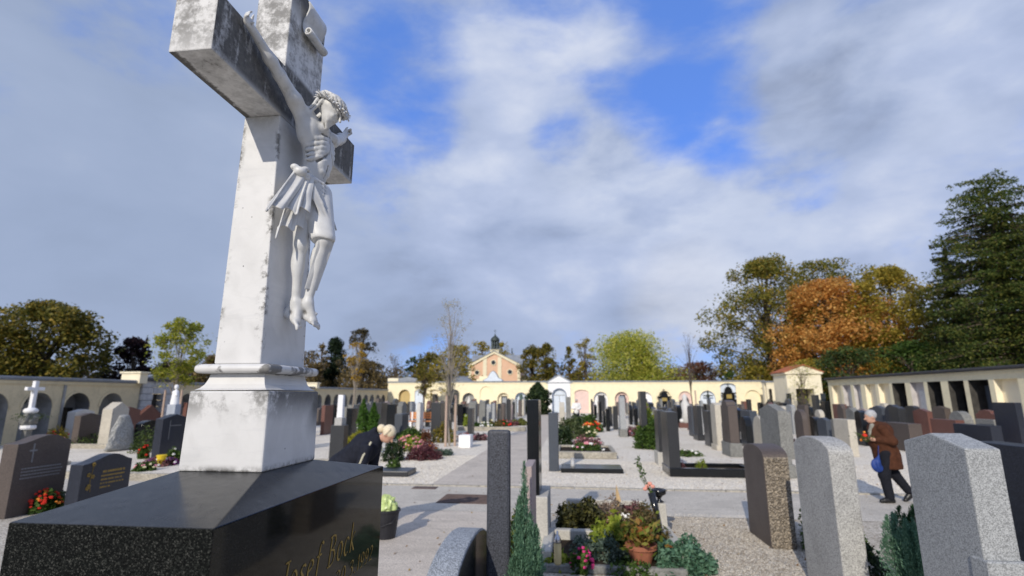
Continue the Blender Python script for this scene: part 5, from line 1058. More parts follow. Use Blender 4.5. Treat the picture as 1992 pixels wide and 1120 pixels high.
for dx, lb in ((-.42, 'left timber stake of the yellow-green sapling'), (.0, 'centre timber stake of the yellow-green sapling'), (.42, 'right timber stake of the yellow-green sapling')):
    s_ = thing('tree_stake', lb, 'stake', (sx_+dx, sy_+(.25 if dx == 0 else -.1), 0)); MB().tube([(0, 0, 0), (0, 0, 2.15)], [.05, .045], 8).build('post', WOODP, s_)
# between the cross and the far arcade
tree('thin brown tree just right of the cross shaft', 600, 682, 55, 66, 'round', F_BRN, 2300, .16, 30, .03, twig=3); tree('brownish bare tree beside the dark cypress', 620, 668, 42, 70, 'column', F_BRN, 1200, .16, 28, .03, twig=4)
tree('dark columnar cypress left of the yellow sapling', 646, 657, 44, 72, 'column', F_CON, 8500, .15, 60, .01, crk=.5, seed=3)
tree('feathery dark tree behind the yellow sapling', 698, 640, 72, 70, 'open', foliage('feathery_dark_leaves', [(.04, .04, .025), (.10, .085, .045), (.16, .12, .05)], .3), 4600, .14, 60, .08, crk=.2, twig=4, solid=.15, seed=8, limbs=50)
tree('dark brown bush behind the gallery pier', 700, 700, 85, 66, 'round', F_BRN, 3600, .16, 34, .02)
ys_ = tree('slender golden-yellow sapling before the left gallery', 690, 664, 46, 30, 'vase', F_YEL, 750, .06, 30, .55, BARKP, crk=.25, twig=5, trunk=.055, seed=3, limbs=30)
tree('bare grey shrub tree left of the olive tree', 768, 690, 62, 74, 'open', F_GREY, 500, .12, 40, .05, twig=7); tree('bare brownish tree beside the bare grey one', 735, 706, 40, 76, 'open', F_BRN, 700, .14, 26, .05, twig=5)
tree('small dark evergreen behind the arcade end', 803, 695, 40, 74, 'round', F_DKG, 2600, .15, 26, .02); tree('loose green tree left of the staked bare tree', 835, 686, 66, 66, 'round', F_OLIVE, 4600, .14, 44, .1, twig=1)
tree('olive-yellow tree right behind the staked bare tree', 880, 672, 80, 72, 'round', F_GOLD, 4200, .15, 46, .02)
tree('small green leafy tree standing before the far wall', 826, 705, 40, 56, 'open', F_OLIVE, 1500, .10, 30, .35, twig=2)
bt = tree('tall nearly bare staked tree with pale trunk before the far arcade', 877, 584, 88, 19.95, 'open', foliage('last_pale_leaves', [(.22, .20, .09), (.38, .33, .16), (.46, .38, .16)], .3), 1300, .028, 60, .34, plain('grey_smooth_bark', (.27, .24, .20), .9), crk=.16, twig=4, trunk=.05, seed=12, solid=.05, limbs=52, dz=1.3)
tree('tree with last pale leaves under the bare tree', 850, 700, 60, 62, 'open', F_GOLD, 1400, .12, 30, .1, twig=3)
for dx, dy, lb in ((-.13, -.14, 'front timber stake of the tall bare tree'), (.15, .22, 'rear timber stake of the tall bare tree')):
    s_ = thing('tree_stake', lb, 'stake', (bt.location.x+dx*1.0, bt.location.y+dy, 0)); MB().tube([(0, 0, 0), (0, 0, 1.92)], [.052, .048], 8).build('post', WOODP, s_)
# around the chapel
tree('olive tree left behind the chapel', 898, 672, 46, 104, 'round', F_GOLD, 2600, .19, 30, .02); tree('golden tree behind the chapel roof', 938, 664, 50, 110, 'round', F_GOLD, 2600, .19, 30, .02); tree('brownish tree right of the belfry', 980, 664, 44, 112, 'round', F_GOLD, 2400, .19, 30, .02); conifer('small dark fir right of the belfry', 996, 674, 20, 106, F_CON, 1200, .18, 50)
tree('green-brown tree right of the chapel', 1035, 672, 52, 84, 'round', F_OLIVE, 4600, .16, 44, .02, seed=4); tree('taller green tree right of the chapel', 1064, 668, 48, 80, 'round', F_OLIVE, 4600, .16, 44, .02, seed=6)
tree('thin dark poplar above the portal', 1108, 674, 30, 84, 'column', F_OLIVE, 1500, .15, 30, .02, twig=2); tree('brownish tree left of the willow', 1140, 658, 40, 82, 'open', F_GOLD, 1700, .15, 34, .02, twig=4); tree('low green bush between portal and willow', 1126, 720, 40, 76, 'round', F_OLIVE, 1400, .15, 20, .01)
tree('thin tall dark spire conifer beside the portal', 1094, 700, 7, 90, 'column', F_CON, 300, .15, 14, .02)
tree('big yellow-green weeping willow above the far wall', 1232, 643, 168, 72, 'weep', F_WIL, 24000, .14, 130, .06, crk=.26, seed=6, solid=.35)
tree('reddish brown shrub tree right of the willow', 1360, 704, 84, 76, 'round', F_RED, 3400, .14, 36, .02, twig=2); tree('brown thicket left of the small firs', 1325, 716, 50, 78, 'round', F_BRN, 2000, .14, 26, .02)
for px, tp, wd, lb in ((1372, 700, 14, 'leftmost of three small firs above the far wall'), (1386, 705, 14, 'middle of three small firs above the far wall'), (1407, 683, 24, 'tallest dark fir of three left of the oak')): conifer(lb, px, tp, wd, 80, F_CON, 1500, .15, 60)
tree('bright green bush below the oak', 1425, 722, 46, 68, 'round', F_GRN, 1700, .13, 20, .01)
tree('bare thin sapling with one tall shoot before the far wall', 1345, 645, 44, 42, 'vase', F_GREY, 90, .05, 34, .45, crk=.22, twig=6, trunk=.05, seed=21, limbs=30)
s_ = thing('tree_stake', 'single timber stake beside the bare thin sapling', 'stake', (float(on_y(1353, 770, 41.8)[0]), 41.8, 0)); MB().tube([(0, 0, 0), (0, 0, 2.3)], [.06, .055], 8).build('post', WOODP, s_)
# right
tree('tall oak turning olive-brown, left of the orange tree', 1506, 505, 190, 66, 'round', F_OAK, 26000, .16, 160, .04, crk=.19, seed=7, solid=.15, twig=2, limbs=70, trunk=.32)
tree('upper oak crown reaching over the orange tree', 1625, 508, 180, 74, 'round', F_OAK, 14000, .17, 100, .25, crk=.18, seed=17, solid=.2, twig=2, trunk=.3)
tree('bright orange autumn tree behind the pavilion', 1628, 548, 182, 62, 'round', F_ORA, 24000, .16, 120, .08, crk=.22, seed=8, solid=.3)
tree('olive-gold tree right of the orange tree', 1762, 520, 168, 60, 'round', F_GOLD, 25000, .15, 150, .03, crk=.19, seed=10, solid=.2, twig=1, trunk=.3)
tree('lower orange-gold tree under the gold one', 1760, 640, 120, 58, 'round', F_GOLD, 6000, .15, 50, .02, seed=12)
tree('dark thin tree in the gap beside the big conifer', 1812, 600, 60, 66, 'round', F_DKG, 3500, .17, 40, .05, twig=2)
for px, tp, wd, Y, lb, mt in ((1655, 676, 130, 51, 'rounded dark green bush left above the right gallery roof', F_DKG), (1785, 664, 110, 50, 'light green rounded bush above the right gallery roof', F_GRN), (1870, 680, 100, 48, 'green bush at the foot of the big conifer', F_DKG), (1580, 700, 70, 56, 'olive bush just behind the pavilion', F_GOLD), (1480, 712, 80, 64, 'gold-brown bush under the oak', F_GOLD)):
    tree(lb, px, tp, wd, Y, 'round', mt, 5000, .13, 40, .01, name='bush', cat='bush')
conifer('huge dark layered conifer at the right edge', 2000, 326, 290, 44, foliage('dark_layered_needles', [(.025, .05, .012), (.065, .105, .025), (.14, .17, .038), (.25, .23, .05)], .4), 85000, .10, 460, .36, .03, .30, seed=31, thick=.12)
conifer('dark conifer lower left of the huge one', 1890, 455, 128, 50, foliage('dark_green_gold_needles', [(.03, .055, .012), (.085, .11, .026), (.20, .19, .04), (.30, .25, .05)], .4), 34000, .10, 220, .30, .05, .22, seed=33, thick=.13)
tree('dark green low tree mass under the conifers', 1915, 600, 130, 54, 'round', F_DKG, 9000, .15, 70, .01)
tree('brown-green tree between gold tree and conifers', 1842, 630, 70, 56, 'round', F_OAK, 5000, .15, 50, .01)
tree('dark tree beyond the right edge of the photo', 2120, 400, 220, 46, 'round', F_DKG, 9000, .2, 70, .03)
tree('twiggy yellowing shrub before the pavilion', 1562, 704, 62, 44, 'open', F_YG, 700, .05, 40, .35, twig=6, trunk=.05, seed=5, solid=.1)
# far woodland that closes the horizon
i = 0
WD = [(1500+j*95, 700-(j % 3)*10) for j in range(8)]+[(430+j*62, 716-(j % 4)*6) for j in range(16)]+[(-200+j*90, 700+(j % 3)*9) for j in range(7)]
P = []
for (px, tp) in WD:
    Y = 120; X = float(on_y(px, 770, Y)[0]); H = float(on_y(px, tp+6, Y)[2]); k = 2600; q = RNG.normal(size=(k, 3))*np.array([4.6, 2.0, H*.30])+np.array([X, Y, H*.40]); q[:, 2] = np.clip(q[:, 2], .2, H*RNG.uniform(.82, 1.0, k)); P.append(q)
V, F = leaves(np.concatenate(P), .34); tag(link('woodland', np_mesh('woodland', V, F), F_BRN), 'distant brown woodland closing the horizon behind the walls', 'woodland', kind='stuff')

# ------------------------------------------------------------------ bushes, flowers, beds
def bush(label, px, py, r, h, leafm, n=900, ls=.02, name='shrub', flowers=None, shape='dome', cat='shrub', xy=None, group=None, mound=True, ry=None):
    q = ground(px, py) if xy is None else (*xy, 0); root = thing(name, label, cat, (float(q[0]), float(q[1]), 0), 0, group); ry = ry or r
    d = RNG.normal(size=(n, 3)); d /= np.linalg.norm(d, axis=1)[:, None]; d[:, 2] = np.abs(d[:, 2]); rad = RNG.uniform(.45, 1, (n, 1))**.5
    lump = 1+.14*np.sin(d[:, :1]*7+px)+.12*np.sin(d[:, 1:2]*9+py)
    if shape == 'cone': t = RNG.random((n, 1)); a = RNG.random((n, 1))*6.283; rr_ = (1-t)**.7*RNG.uniform(.6, 1, (n, 1)); P = np.concatenate([r*rr_*np.cos(a), ry*rr_*np.sin(a), h*t], 1)
    elif shape == 'column': t = RNG.random((n, 1)); a = RNG.random((n, 1))*6.283; rr_ = np.minimum(1, 2.6*(1-t)+.08)*(.8+.2*np.sin(a*3+t*20))*RNG.uniform(.6, 1, (n, 1)); P = np.concatenate([r*rr_*np.cos(a), ry*rr_*np.sin(a), h*t], 1)
    else: P = d*rad*lump*np.array([r, ry, h])
    V, F = leaves(P, ls, .1 if shape == 'column' else .3)
    if shape == 'column': pass
    link('foliage', np_mesh('foliage', V, F), leafm, root)
    MB().lathe([(r*.15, 0), (r*.12, h*.5), (r*.04, h*.8)], (0, 0, 0), 6).build('stem', BARK, root)
    if flowers:
        for (m_, k, s) in flowers:
            d = RNG.normal(size=(k, 3)); d /= np.linalg.norm(d, axis=1)[:, None]; d[:, 2] = np.abs(d[:, 2])*.8+.25; d /= np.linalg.norm(d, axis=1)[:, None]; c = d*np.array([r, ry, h])*1.02
            b = MB()
            for p in c: b.ball(tuple(p), s*random.uniform(.7, 1.2), 3, .7)
            b.build('blossoms', m_, root)
    return root
def fl(n, c): return plain(n, c, .7, .2, 40, .2)
WHF, PKF, MGF, RDF, YLF, ORF, PUF, SAF, CRF = fl('white_petals', (.75, .74, .70)), fl('pink_petals', (.72, .28, .33)), fl('magenta_petals', (.62, .05, .20)), fl('red_petals', (.60, .035, .02)), fl('yellow_petals', (.70, .50, .03)), fl('orange_petals', (.75, .25, .04)), fl('purple_petals', (.20, .06, .20)), fl('salmon_petals', (.75, .34, .26)), fl('cream_petals', (.72, .66, .42))
TERRA = plain('terracotta', (.30, .11, .06), .8, .2, 12); HEATH = foliage('heather_sprigs', [(.06, .02, .025), (.16, .05, .06), (.26, .12, .12), (.10, .12, .05)], .2); JUN = foliage('blue_green_juniper', [(.045, .11, .065), (.11, .22, .135), (.20, .34, .22)], .35); YEW = foliage('dark_yew', [(.010, .022, .010), (.025, .045, .016), (.045, .07, .022)], .15)
BLG = foliage('blue_green_groundcover', [(.04, .07, .05), (.09, .13, .095), (.15, .19, .14)], .2); LIM = foliage('lime_leaves', [(.14, .20, .02), (.28, .34, .04), (.40, .42, .06)], .4); AUT = foliage('reddish_green_leaves', [(.07, .09, .02), (.15, .15, .035), (.20, .12, .05), (.25, .10, .05)], .3)

# junipers and yews of the foreground
def spire(label, xy, r, h, mt, n, ls, tips=26, seed=1, even=False):
    """upright juniper: many feathery rising plumes"""
    rr = random.Random(seed); root = thing('juniper', label, 'shrub', (xy[0], xy[1], 0)); P = []; D_ = []
    for i in range(tips):
        t = (i+.5)/tips; a = rr.random()*6.283; zt = (h*rr.uniform(.82, 1.0) if even else h*(.25+.75*t)*rr.uniform(.80, 1.0)) if i < tips-1 else h; rad = r*math.sqrt(rr.random()) if even else r*(1-t)**.6*rr.uniform(.6, 1.0); k = n//tips
        u = RNG.random(k); q = np.stack([rad*math.cos(a)*(.35+.65*np.sin(u*2.2)), rad*math.sin(a)*(.35+.65*np.sin(u*2.2)), zt*(1-(.55 if even else .42)*(1-u))], 1); th = r*.24*(1-u**2.2)+.004
        q[:, :2] += RNG.normal(size=(k, 2))*th[:, None]*.6; P.append(q)
    k = n//14; u = RNG.random(k)**1.3; a = RNG.random(k)*6.283; P.append(np.stack([r*.95*np.cos(a)*(1-u*.55), r*.95*np.sin(a)*(1-u*.55), u*h*.6], 1)); P = np.concatenate(P); n2 = len(P)
    A = RNG.normal(size=(n2, 3))*.45+np.array([0, 0, 1.0]); A[:, :2] += P[:, :2]/r*.6; A /= np.linalg.norm(A, axis=1)[:, None]; B = np.cross(A, RNG.normal(size=(n2, 3))); B /= np.linalg.norm(B, axis=1)[:, None]; s = ls*RNG.uniform(.6, 1.3, (n2, 1))
    V = np.stack([P-A*s, P+B*s*.22, P+A*s, P-B*s*.22], 1).reshape(-1, 3); link('foliage', np_mesh('foliage', V, np.arange(4*n2).reshape(n2, 4)), mt, root)
    MB().tube([(0, 0, 0), (0, 0, h*.7)], [.03, .008], 6).build('stem', BARK, root); return root
spire('feathery blue-green juniper spire before the slim pinkish stele', (-.365, 4.0), .175, 1.40, JUN, 30000, .015, 40, 3)
spire('blue-green conifer shrub right of the round-topped light granite stone', (2.68, 4.76), .22, .93, JUN, 30000, .015, 34, 4, True)
spire('darker conifer shrub left of the gabled grey granite stone', (2.99, 4.95), .30, .96, foliage('deep_green_juniper', [(.012, .045, .016), (.03, .085, .03), (.06, .13, .045)], .25), 42000, .015, 46, 5, True)
bush('dark green clipped shrub between the brown and the round-topped light stone', 0, 0, .36, .60, F_GRN, 3500, .022, xy=(3.15, 7.2)); bush('low dark shrub with pot at the foot of the brown stone', 0, 0, .28, .34, YEW, 1800, .022, xy=(3.0, 6.35))
bush('green and yellow ivy bush behind the low round-topped block', 0, 0, .26, .72, foliage('ivy_mixed', [(.02, .035, .01), (.05, .08, .02), (.20, .22, .03)], .3), 3500, .026, xy=(-.62, 5.35)); bush('dark ivy clump at the side of the low round-topped block', 0, 0, .16, .55, YEW, 1500, .022, xy=(-.60, 3.62))
# the planted grave in the centre foreground
gb = thing('grave_bed', 'planted grave with pale concrete kerb in the centre foreground', 'grave', (.45, 7.4, 0))
for bx in ((-.85, .72, -1.32, -1.24, .085), (-.85, .72, -.28, -.16), (-.85, -.73, -1.20, -.28), (.66, .80, -1.20, 1.85), (-.60, .66, 1.75, 1.85)):
    MB().box(*bx[:4], 0, bx[4] if len(bx) > 4 else .19 if bx[1] < .8 else .17).build('kerb', CONC if len(bx) < 5 else G_MOSS, gb, .012, 1)
MB().box(-.73, .66, -1.24, -.28, 0, .075).box(-.55, .66, -.16, 1.75, 0, .12).build('soil', SOIL, gb)
po_ = thing('kerb_post', 'short pale concrete post carrying the black bowl', 'post', (1.14, 7.62, 0)); MB().frustum((-.09, .09, -.08, .08, 0), (-.075, .075, -.07, .07, .46)).build('post', CONC, po_, .008)
ub = thing('grave_bowl', 'glossy black footed bowl on the concrete post', 'bowl', (1.14, 7.62, .462)); b = MB(); b.lathe([(.055, 0), (.06, .012), (.028, .03), (.025, .055), (.06, .09), (.095, .11), (.10, .165), (.085, .172), (.07, .15), (.01, .12)], (0, 0, 0), 24); b.build('bowl', plain('black_enamel', (.01, .01, .01), .12, .1, 5, .7), ub, smooth=True)
vs_ = thing('grave_vase', 'slanting black cone vase with salmon roses', 'vase', (1.06, 7.40, .0)); b = MB(); b.tube([(.05, 0, .1), (-.05, 0, .62)], [.022, .05], 14); b.build('cone', plain('black_enamel', (.01, .01, .01)), vs_, smooth=True)
b = MB()
for c in ((-.10, 0, .70), (-.06, .03, .73), (-.13, -.02, .67), (-.03, -.01, .70)): b.ball(c, .032, 5, .8)
b.build('roses', SAF, vs_); b = MB(); rr = random.Random(2)
for i in range(3): b.tube([(-.05, 0, .6), (-.12-.03*i, .02*i, .80), (-.24+.03*i, 0, 1.0+.05*i)], [.005, .004, .002], 4)
b.build('stems', F_DKG, vs_); q = np.array([np.array([-.06-.16*t+rr.gauss(0, .022), rr.gauss(0, .03), .60+.46*t+rr.gauss(0, .02)]) for t in [rr.random() for _ in range(75)]]); V, F = leaves(q, .024); link('leaves', np_mesh('leaves', V, F), F_GRN, vs_)
ln_ = thing('grave_lantern', 'slim glass grave candle with silver lid beside the pinkish stele', 'lantern', (-.20, 5.98, .12)); b = MB().lathe([(.035, 0), (.04, .02), (.04, .20), (.03, .215)], (0, 0, 0), 14).build('candle', plain('cream_wax', (.62, .50, .25), .4), ln_, smooth=True); MB().lathe([(.038, .215), (.045, .23), (.03, .27), (.012, .30), (.01, .33), (.001, .335)], (0, 0, 0), 14).build('lid', plain('silver_metal', (.55, .55, .56), .25, .1, 5, .6, .9), ln_, smooth=True)
def rb(label, x, y, r, h, mt, n, ls, flw=None, **k): return bush(label, 0, 0, r, h, mt, n, ls, name='plant', cat='plant', xy=(x, y), flowers=flw, **k)
rb('dark spiky shrub beside the concrete block of the tallest black stone', .10, 7.75, .38, .42, foliage('dark_olive_sprigs', [(.015, .02, .008), (.05, .05, .015), (.13, .12, .03)], .2), 3800, .032)
rb('magenta cyclamen in the front left of the planted grave', .06, 6.15, .13, .24, F_GRN, 500, .03, [(MGF, 34, .022)])
rb('silvery ground cover filling the front left of the planted grave', .30, 6.55, .38, .28, BLG, 3500, .022); rb('lime green leaves at the front left corner of the planted grave', -.20, 6.25, .18, .16, LIM, 500, .028)
rb('pink flowering plant behind the leafy pot', .48, 7.35, .15, .42, AUT, 500, .026, [(PKF, 12, .028)]); rb('yellow-green leafy plant left of the terracotta pot', .42, 6.75, .26, .42, LIM, 900, .045)
rb('large brown-green spreading shrub on the planted grave', .80, 6.95, .36, .50, foliage('brown_green_sprigs', [(.05, .05, .015), (.10, .10, .03), (.17, .13, .05), (.22, .12, .07)], .3), 7500, .020)
rb('blue-green trailing juniper at the right of the planted grave', 1.18, 6.35, .34, .30, JUN, 4000, .026); rb('small ground plants at the front edge of the planted grave', .62, 6.25, .30, .14, F_GRN, 900, .024)
rb('dry grey-brown sprigs at the back of the planted grave', .52, 8.1, .26, .42, foliage('dry_sprigs', [(.14, .10, .07), (.25, .20, .15), (.34, .24, .20)], .2), 1600, .022); rb('reddish heather at the back of the planted grave', .85, 8.3, .22, .34, HEATH, 1500, .018)
pt = thing('flower_pot', 'terracotta pot with reddish green leaves on the planted grave', 'flower pot', (.72, 6.32, .05)); MB().lathe([(.10, 0), (.15, .16), (.175, .17), (.175, .215), (.155, .215), (.14, .18), (.01, .18)], (0, 0, 0), 22).build('pot', TERRA, pt, smooth=False)
q = RNG.normal(size=(230, 3))*np.array([.12, .12, .07])+np.array([0, 0, .31]); V, F = leaves(q, .05); link('leaves', np_mesh('leaves', V, F), foliage('pot_leaves', [(.10, .14, .02), (.22, .26, .04), (.32, .20, .05), (.40, .10, .04)], .4), pt)
an = thing('angel_figurine', 'small white angel figurine among the plants of the centre grave', 'figurine', (.62, 6.95, .12)); S = SDF((-.09, -.07, -.02), (.09, .07, .42), .006)
S.cap((0, 0, 0), (0, 0, .22), .035, .018, .01); S.ell((0, 0, .29), (.022, .022, .026), .004); S.ell((-.035, .02, .27), (.03, .008, .06), .006); S.ell((.035, .02, .27), (.03, .008, .055), .006); S.cap((-.02, -.01, .2), (0, -.04, .22), .008, .007, .004); S.cap((.02, -.01, .2), (0, -.04, .22), .008, .007, .004); link('body', S.mesh('body'), WHF, an, None, True)
dl = thing('dried_leaf', 'upright tan dried leaf among the plants of the centre grave', 'leaf', (.62, 8.0, .12)); MB().add([(-.02, 0, .2), (0, .012, .2), (.04, 0, .28), (-.02, .01, .50), (-.035, 0, .38)], [(0, 1, 3, 4), (1, 2, 3)]).build('blade', plain('tan_leaf', (.50, .36, .20), .8), dl).modifiers.new('t', 'SOLIDIFY').thickness = .004

# flat black slab, kerbed graves beyond the road
sl = thing('grave_slab', 'flat polished black grave slab beyond the road kerb', 'grave', (.28, 13.95, 0)); MB().box(-.62, .92, -.42, .45, 0, .11).build('slab', G_BLACK, sl, .01)
MB().lathe([(.05, .11), (.06, .16), (.04, .26), (.055, .30), (.001, .31)], (-.32, 0, 0), 10).build('glass_lantern', plain('clear_lantern', (.5, .5, .5), .1, .1, 5, .6), sl)
kg = thing('kerbed_grave', 'black granite kerbed grave with small bowls and a round lime bush', 'grave', (3.1, 13.7, 0))
for bx in ((-.85, 1.15, -.55, -.42), (-.85, 1.15, .42, .55), (1.02, 1.15, -.42, .42), (-.85, -.72, -.42, .42)): MB().box(*bx, 0, .20).build('kerb', G_BLACK, kg, .01, 1)
MB().box(-.72, 1.02, -.42, .42, 0, .12).build('soil', SOIL, kg)
bush('round lime green dwarf bush on the black kerbed grave', 0, 0, .17, .36, LIM, 900, .02, xy=(3.1, 13.6)); bush('dry pinkish sprigs on the black kerbed grave', 0, 0, .14, .30, HEATH, 400, .02, xy=(2.62, 13.7))
kg2 = thing('kerbed_grave', 'pale stone-edged grave full of pink and white flowers beside the gravel path', 'grave', (.35, 17.7, 0))
for bx in ((-.95, .95, -1.15, -.95), (-.95, .95, 1.0, 1.15), (.82, .95, -.95, 1.0), (-.95, -.8, -.95, 1.0)): MB().box(*bx, 0, .20).build('kerb', KERBM, kg2, .02, 1)
MB().box(-.8, .82, -.95, 1.0, 0, .14).build('soil', SOIL, kg2)
bush('round dark green shrub left of the path flowers', 1098, 874, .34, .80, YEW, 1600, .05); bush('pink and white mums on the stone-edged path grave', 1142, 883, .62, .34, F_GRN, 1500, .04, 'flower_bed', [(PKF, 10, .06), (WHF, 12, .06)], cat='flowers', ry=.35); bush('dusky pink heather mound behind the mums by the gravel path', 1140, 873, .62, .42, HEATH, 1800, .04, 'flower_bed', [(PKF, 26, .04)], cat='flowers')
bush('big round sage bush beside the gravel path', 1112, 852, .60, .95, foliage('sage', [(.04, .06, .02), (.09, .12, .045), (.14, .17, .07)], .3), 2600, .055); bush('cream chrysanthemums halfway along the gravel path', 1140, 850, .50, .50, F_GRN, 1300, .05, 'flower_bed', [(CRF, 34, .075)], cat='flowers'); bush('orange and red flowers at the far side of the path plantings', 1152, 840, .55, .55, F_GRN, 1200, .06, 'flower_bed', [(ORF, 9, .10), (RDF, 14, .08)], cat='flowers')
bush('green mound near the person in white', 1142, 828, .8, .7, F_GRN, 1200, .08); bush('glossy green lower bush beside the black and grey headstone', 1270, 872, .62, .95, F_GRN, 3800, .055); bush('yellow-green bush above the glossy one beside the black and grey headstone', 1266, 862, .50, 1.35, LIM, 2600, .06)
bush('purple-green flower patch with white blooms on the gravel behind the black stone', 1334, 886, .50, .16, F_GRN, 700, .04, 'flower_bed', [(WHF, 8, .05)], cat='flowers')
bush('dark red and pink planting right of the tapering stele', 1237, 848, .5, .45, HEATH, 900, .05, 'flower_bed', [(PKF, 10, .05)], cat='flowers')
wt = thing('white_memorial', 'white figure memorial with flowers and small white lights under the bare sapling', 'memorial', (*ground(1336, 832)[:2], 0)); MB().box(-.45, .45, -.2, .2, 0, .3).build('base', G_RED, wt, .02); b = MB()
for k in range(3): b.ball((-.3+.3*k, -.1, .42), .12, 5)
b.build('lights', WHF, wt); MB().lathe([(.30, .3), (.20, .9), (.26, 1.4), (.12, 1.65), (.16, 1.85), (.01, 2.0)], (0, .05, 0), 12).build('figure', G_WHITE, wt, smooth=True)
# left-centre beds
bush('yellow-green conifer hedge clump behind the bending person', 692, 880, .75, .62, foliage('yellow_conifer', [(.16, .17, .015), (.32, .30, .03), (.44, .40, .05)], .3), 3500, .04, ry=.4)
for px, hh, lb in ((706, 1.75, 'left of two bright green thuja columns'), (727, 1.60, 'right of two bright green thuja columns')): bush(lb, px-3, 862, .26, hh, foliage('thuja', [(.03, .07, .012), (.06, .14, .02), (.11, .21, .035)], .25), 3500, .045, 'thuja', shape='column')
bush('dark green dome bush in front of the bending person', 764, 896, .34, .62, YEW, 2600, .03); bush('low green potted plant in the kerbed bed by the lane', 766, 918, .20, .30, F_GRN, 700, .035); kb_ = thing('grave_bed', 'low dark stone-edged bed at the lane corner beyond the road', 'grave', (*ground(765, 925)[:2], 0)); MB().box(-.45, .42, -.2, .5, 0, .13).build('kerb', G_CHAR, kb_, .02)
bush('pink and red azalea flowers left of the purple heather', 797, 876, .52, .50, LIM, 1100, .045, 'flower_bed', [(PKF, 40, .05), (SAF, 24, .05)], cat='flowers'); bush('dark purple heather mound on the gravel', 824, 893, .48, .38, foliage('purple_heather', [(.05, .012, .018), (.11, .03, .04), (.17, .07, .07)], .15), 3000, .03, 'flower_bed', cat='flowers'); bush('low grey-green mat plants right of the purple heather', 858, 885, .40, .18, BLG, 900, .04)
bush('orange-pink heather just behind the purple mound', 832, 880, .35, .34, HEATH, 900, .035, 'flower_bed', [(ORF, 10, .03)], cat='flowers'); bush('arching green fern left of the orange-topped bench', 800, 856, .60, .50, F_GRN, 1300, .06); bush('green plants before the kerbed dark headstone', 862, 860, .45, .75, F_OLIVE, 1200, .05)
bush('small red and green plant left of the kerbed dark headstone', 828, 862, .25, .50, F_RED, 400, .05); wc = thing('white_cube', 'white stone cube with grey side on the gravel left of the lane', 'block', (*ground(903, 871)[:2], 0)); MB().box(-.22, .22, 0, .55, 0, .45).build('block', WHT, wc, .01)
bush('dark red heather behind the white cube', 905, 858, .35, .35, HEATH, 600, .04, 'flower_bed', [(RDF, 10, .03)], cat='flowers'); bush('pink-grey heather right of the white cube', 935, 856, .35, .28, HEATH, 600, .04, 'flower_bed', [(PKF, 10, .03)], cat='flowers')
FB = [(910, 'lime plant and white candle before the dark cross-topped stones', LIM, [(WHF, 4, .09)], .30, .8), (926, 'round white blossoms first in the long flower row', F_GRN, [(WHF, 8, .10), (YLF, 2, .05)], .5, .3), (944, 'white and green blossoms second in the long flower row', F_GRN, [(WHF, 7, .09), (CRF, 6, .07)], .5, .3), (957, 'olive mound with cream blossoms in the long flower row', foliage('olive_mound', [(.08, .07, .02), (.16, .14, .04), (.22, .17, .06)], .3), [(CRF, 5, .08)], .5, .4), (968, 'brownish mound in the long flower row', F_BRN, None, .45, .35), (979, 'red flowers near the end of the long flower row', F_GRN, [(RDF, 16, .07), (PKF, 8, .06)], .5, .38), (996, 'grey and pink plants at the end of the long flower row', HEATH, [(WHF, 5, .05)], .5, .3), (1012, 'yellow-green grass mound before the yew arch', foliage('yellow_grass', [(.10, .12, .02), (.22, .22, .04)], .3), None, .6, .4)]
for px, lb, mt, fw, r_, h_ in FB: bush(lb, px, 833-(px-910)*.06, r_, h_, mt, 600, .07, 'flower_bed', fw, cat='flowers')
yw = bush('rounded dark yew standing before an arch left of the white portal', 1047, 806, 1.5, 3.25, YEW, 3500, .16, 'yew', shape='column'); kl = thing('kerb_line', 'low pale kerb in front of the long flower row', 'kerb', (*ground(960, 838)[:2], 0)); MB().box(-2.2, 1.8, -.1, .1, 0, .22).build('kerb', KERBM, kl, .02)
# left field plants
for px, py, lb, mt, fw, r_, h_ in ((80, 995, 'bright red flower bush at the lower left between two dark stones', F_GRN, [(RDF, 60, .035), (ORF, 20, .03)], .26, .34), (110, 985, 'grey and green bedding behind the red flower bush', BLG, [(WHF, 5, .03)], .30, .22),
    (278, 892, 'red carnations beside the boulder stone', F_GRN, [(RDF, 14, .045)], .14, .42), (312, 905, 'purple and white heather in front of the dark engraved stone', HEATH, [(WHF, 6, .04), (PUF, 30, .035)], .45, .22), (335, 900, 'white flowers right of the yellow pot', F_GRN, [(WHF, 8, .045)], .22, .38), (282, 915, 'pale pink flowers left of the purple heather', F_GRN, [(PKF, 8, .04), (CRF, 8, .04)], .25, .2),
    (170, 868, 'dark green low hedge between the two pale steles', F_DKG, None, .8, .42), (108, 862, 'yellow and red autumn plants right of the small white cross', F_GOLD, [(RDF, 8, .05), (YLF, 5, .05)], .42, .62), (60, 880, 'orange planting behind the brown polished stone', F_RED, [(ORF, 8, .05)], .4, .3), (280, 880, 'dark green fir clump between black stone and engraved stone', F_DKG, None, .45, .8)):
    bush(lb, px, py, r_, h_, mt, 900, .04, 'flower_bed' if fw else 'shrub', fw, cat='flowers' if fw else 'shrub')
yp = thing('flower_pot', 'yellow plastic pot before the dark engraved stone, left of the cross', 'flower pot', (*ground(312, 907)[:2], 0)); MB().lathe([(.08, 0), (.12, .22), (.13, .22), (.13, .25), (.001, .25)], (0, 0, .05), 14).build('pot', YLF, yp)
lp = thing('grave_planter', 'low table planter with orange bowl and pink blossoms between the two left stones', 'planter', (*ground(103, 905)[:2], 0)); MB().box(-.5, .35, -.2, .2, 0, .10).box(-.35, .25, -.12, .12, .10, .34).build('stone_tray', KERBM, lp, .02); MB().lathe([(.12, .35), (.22, .44), (.24, .50), (.001, .5)], (-.1, 0, 0), 14).build('bowl', SAF, lp); b = MB()
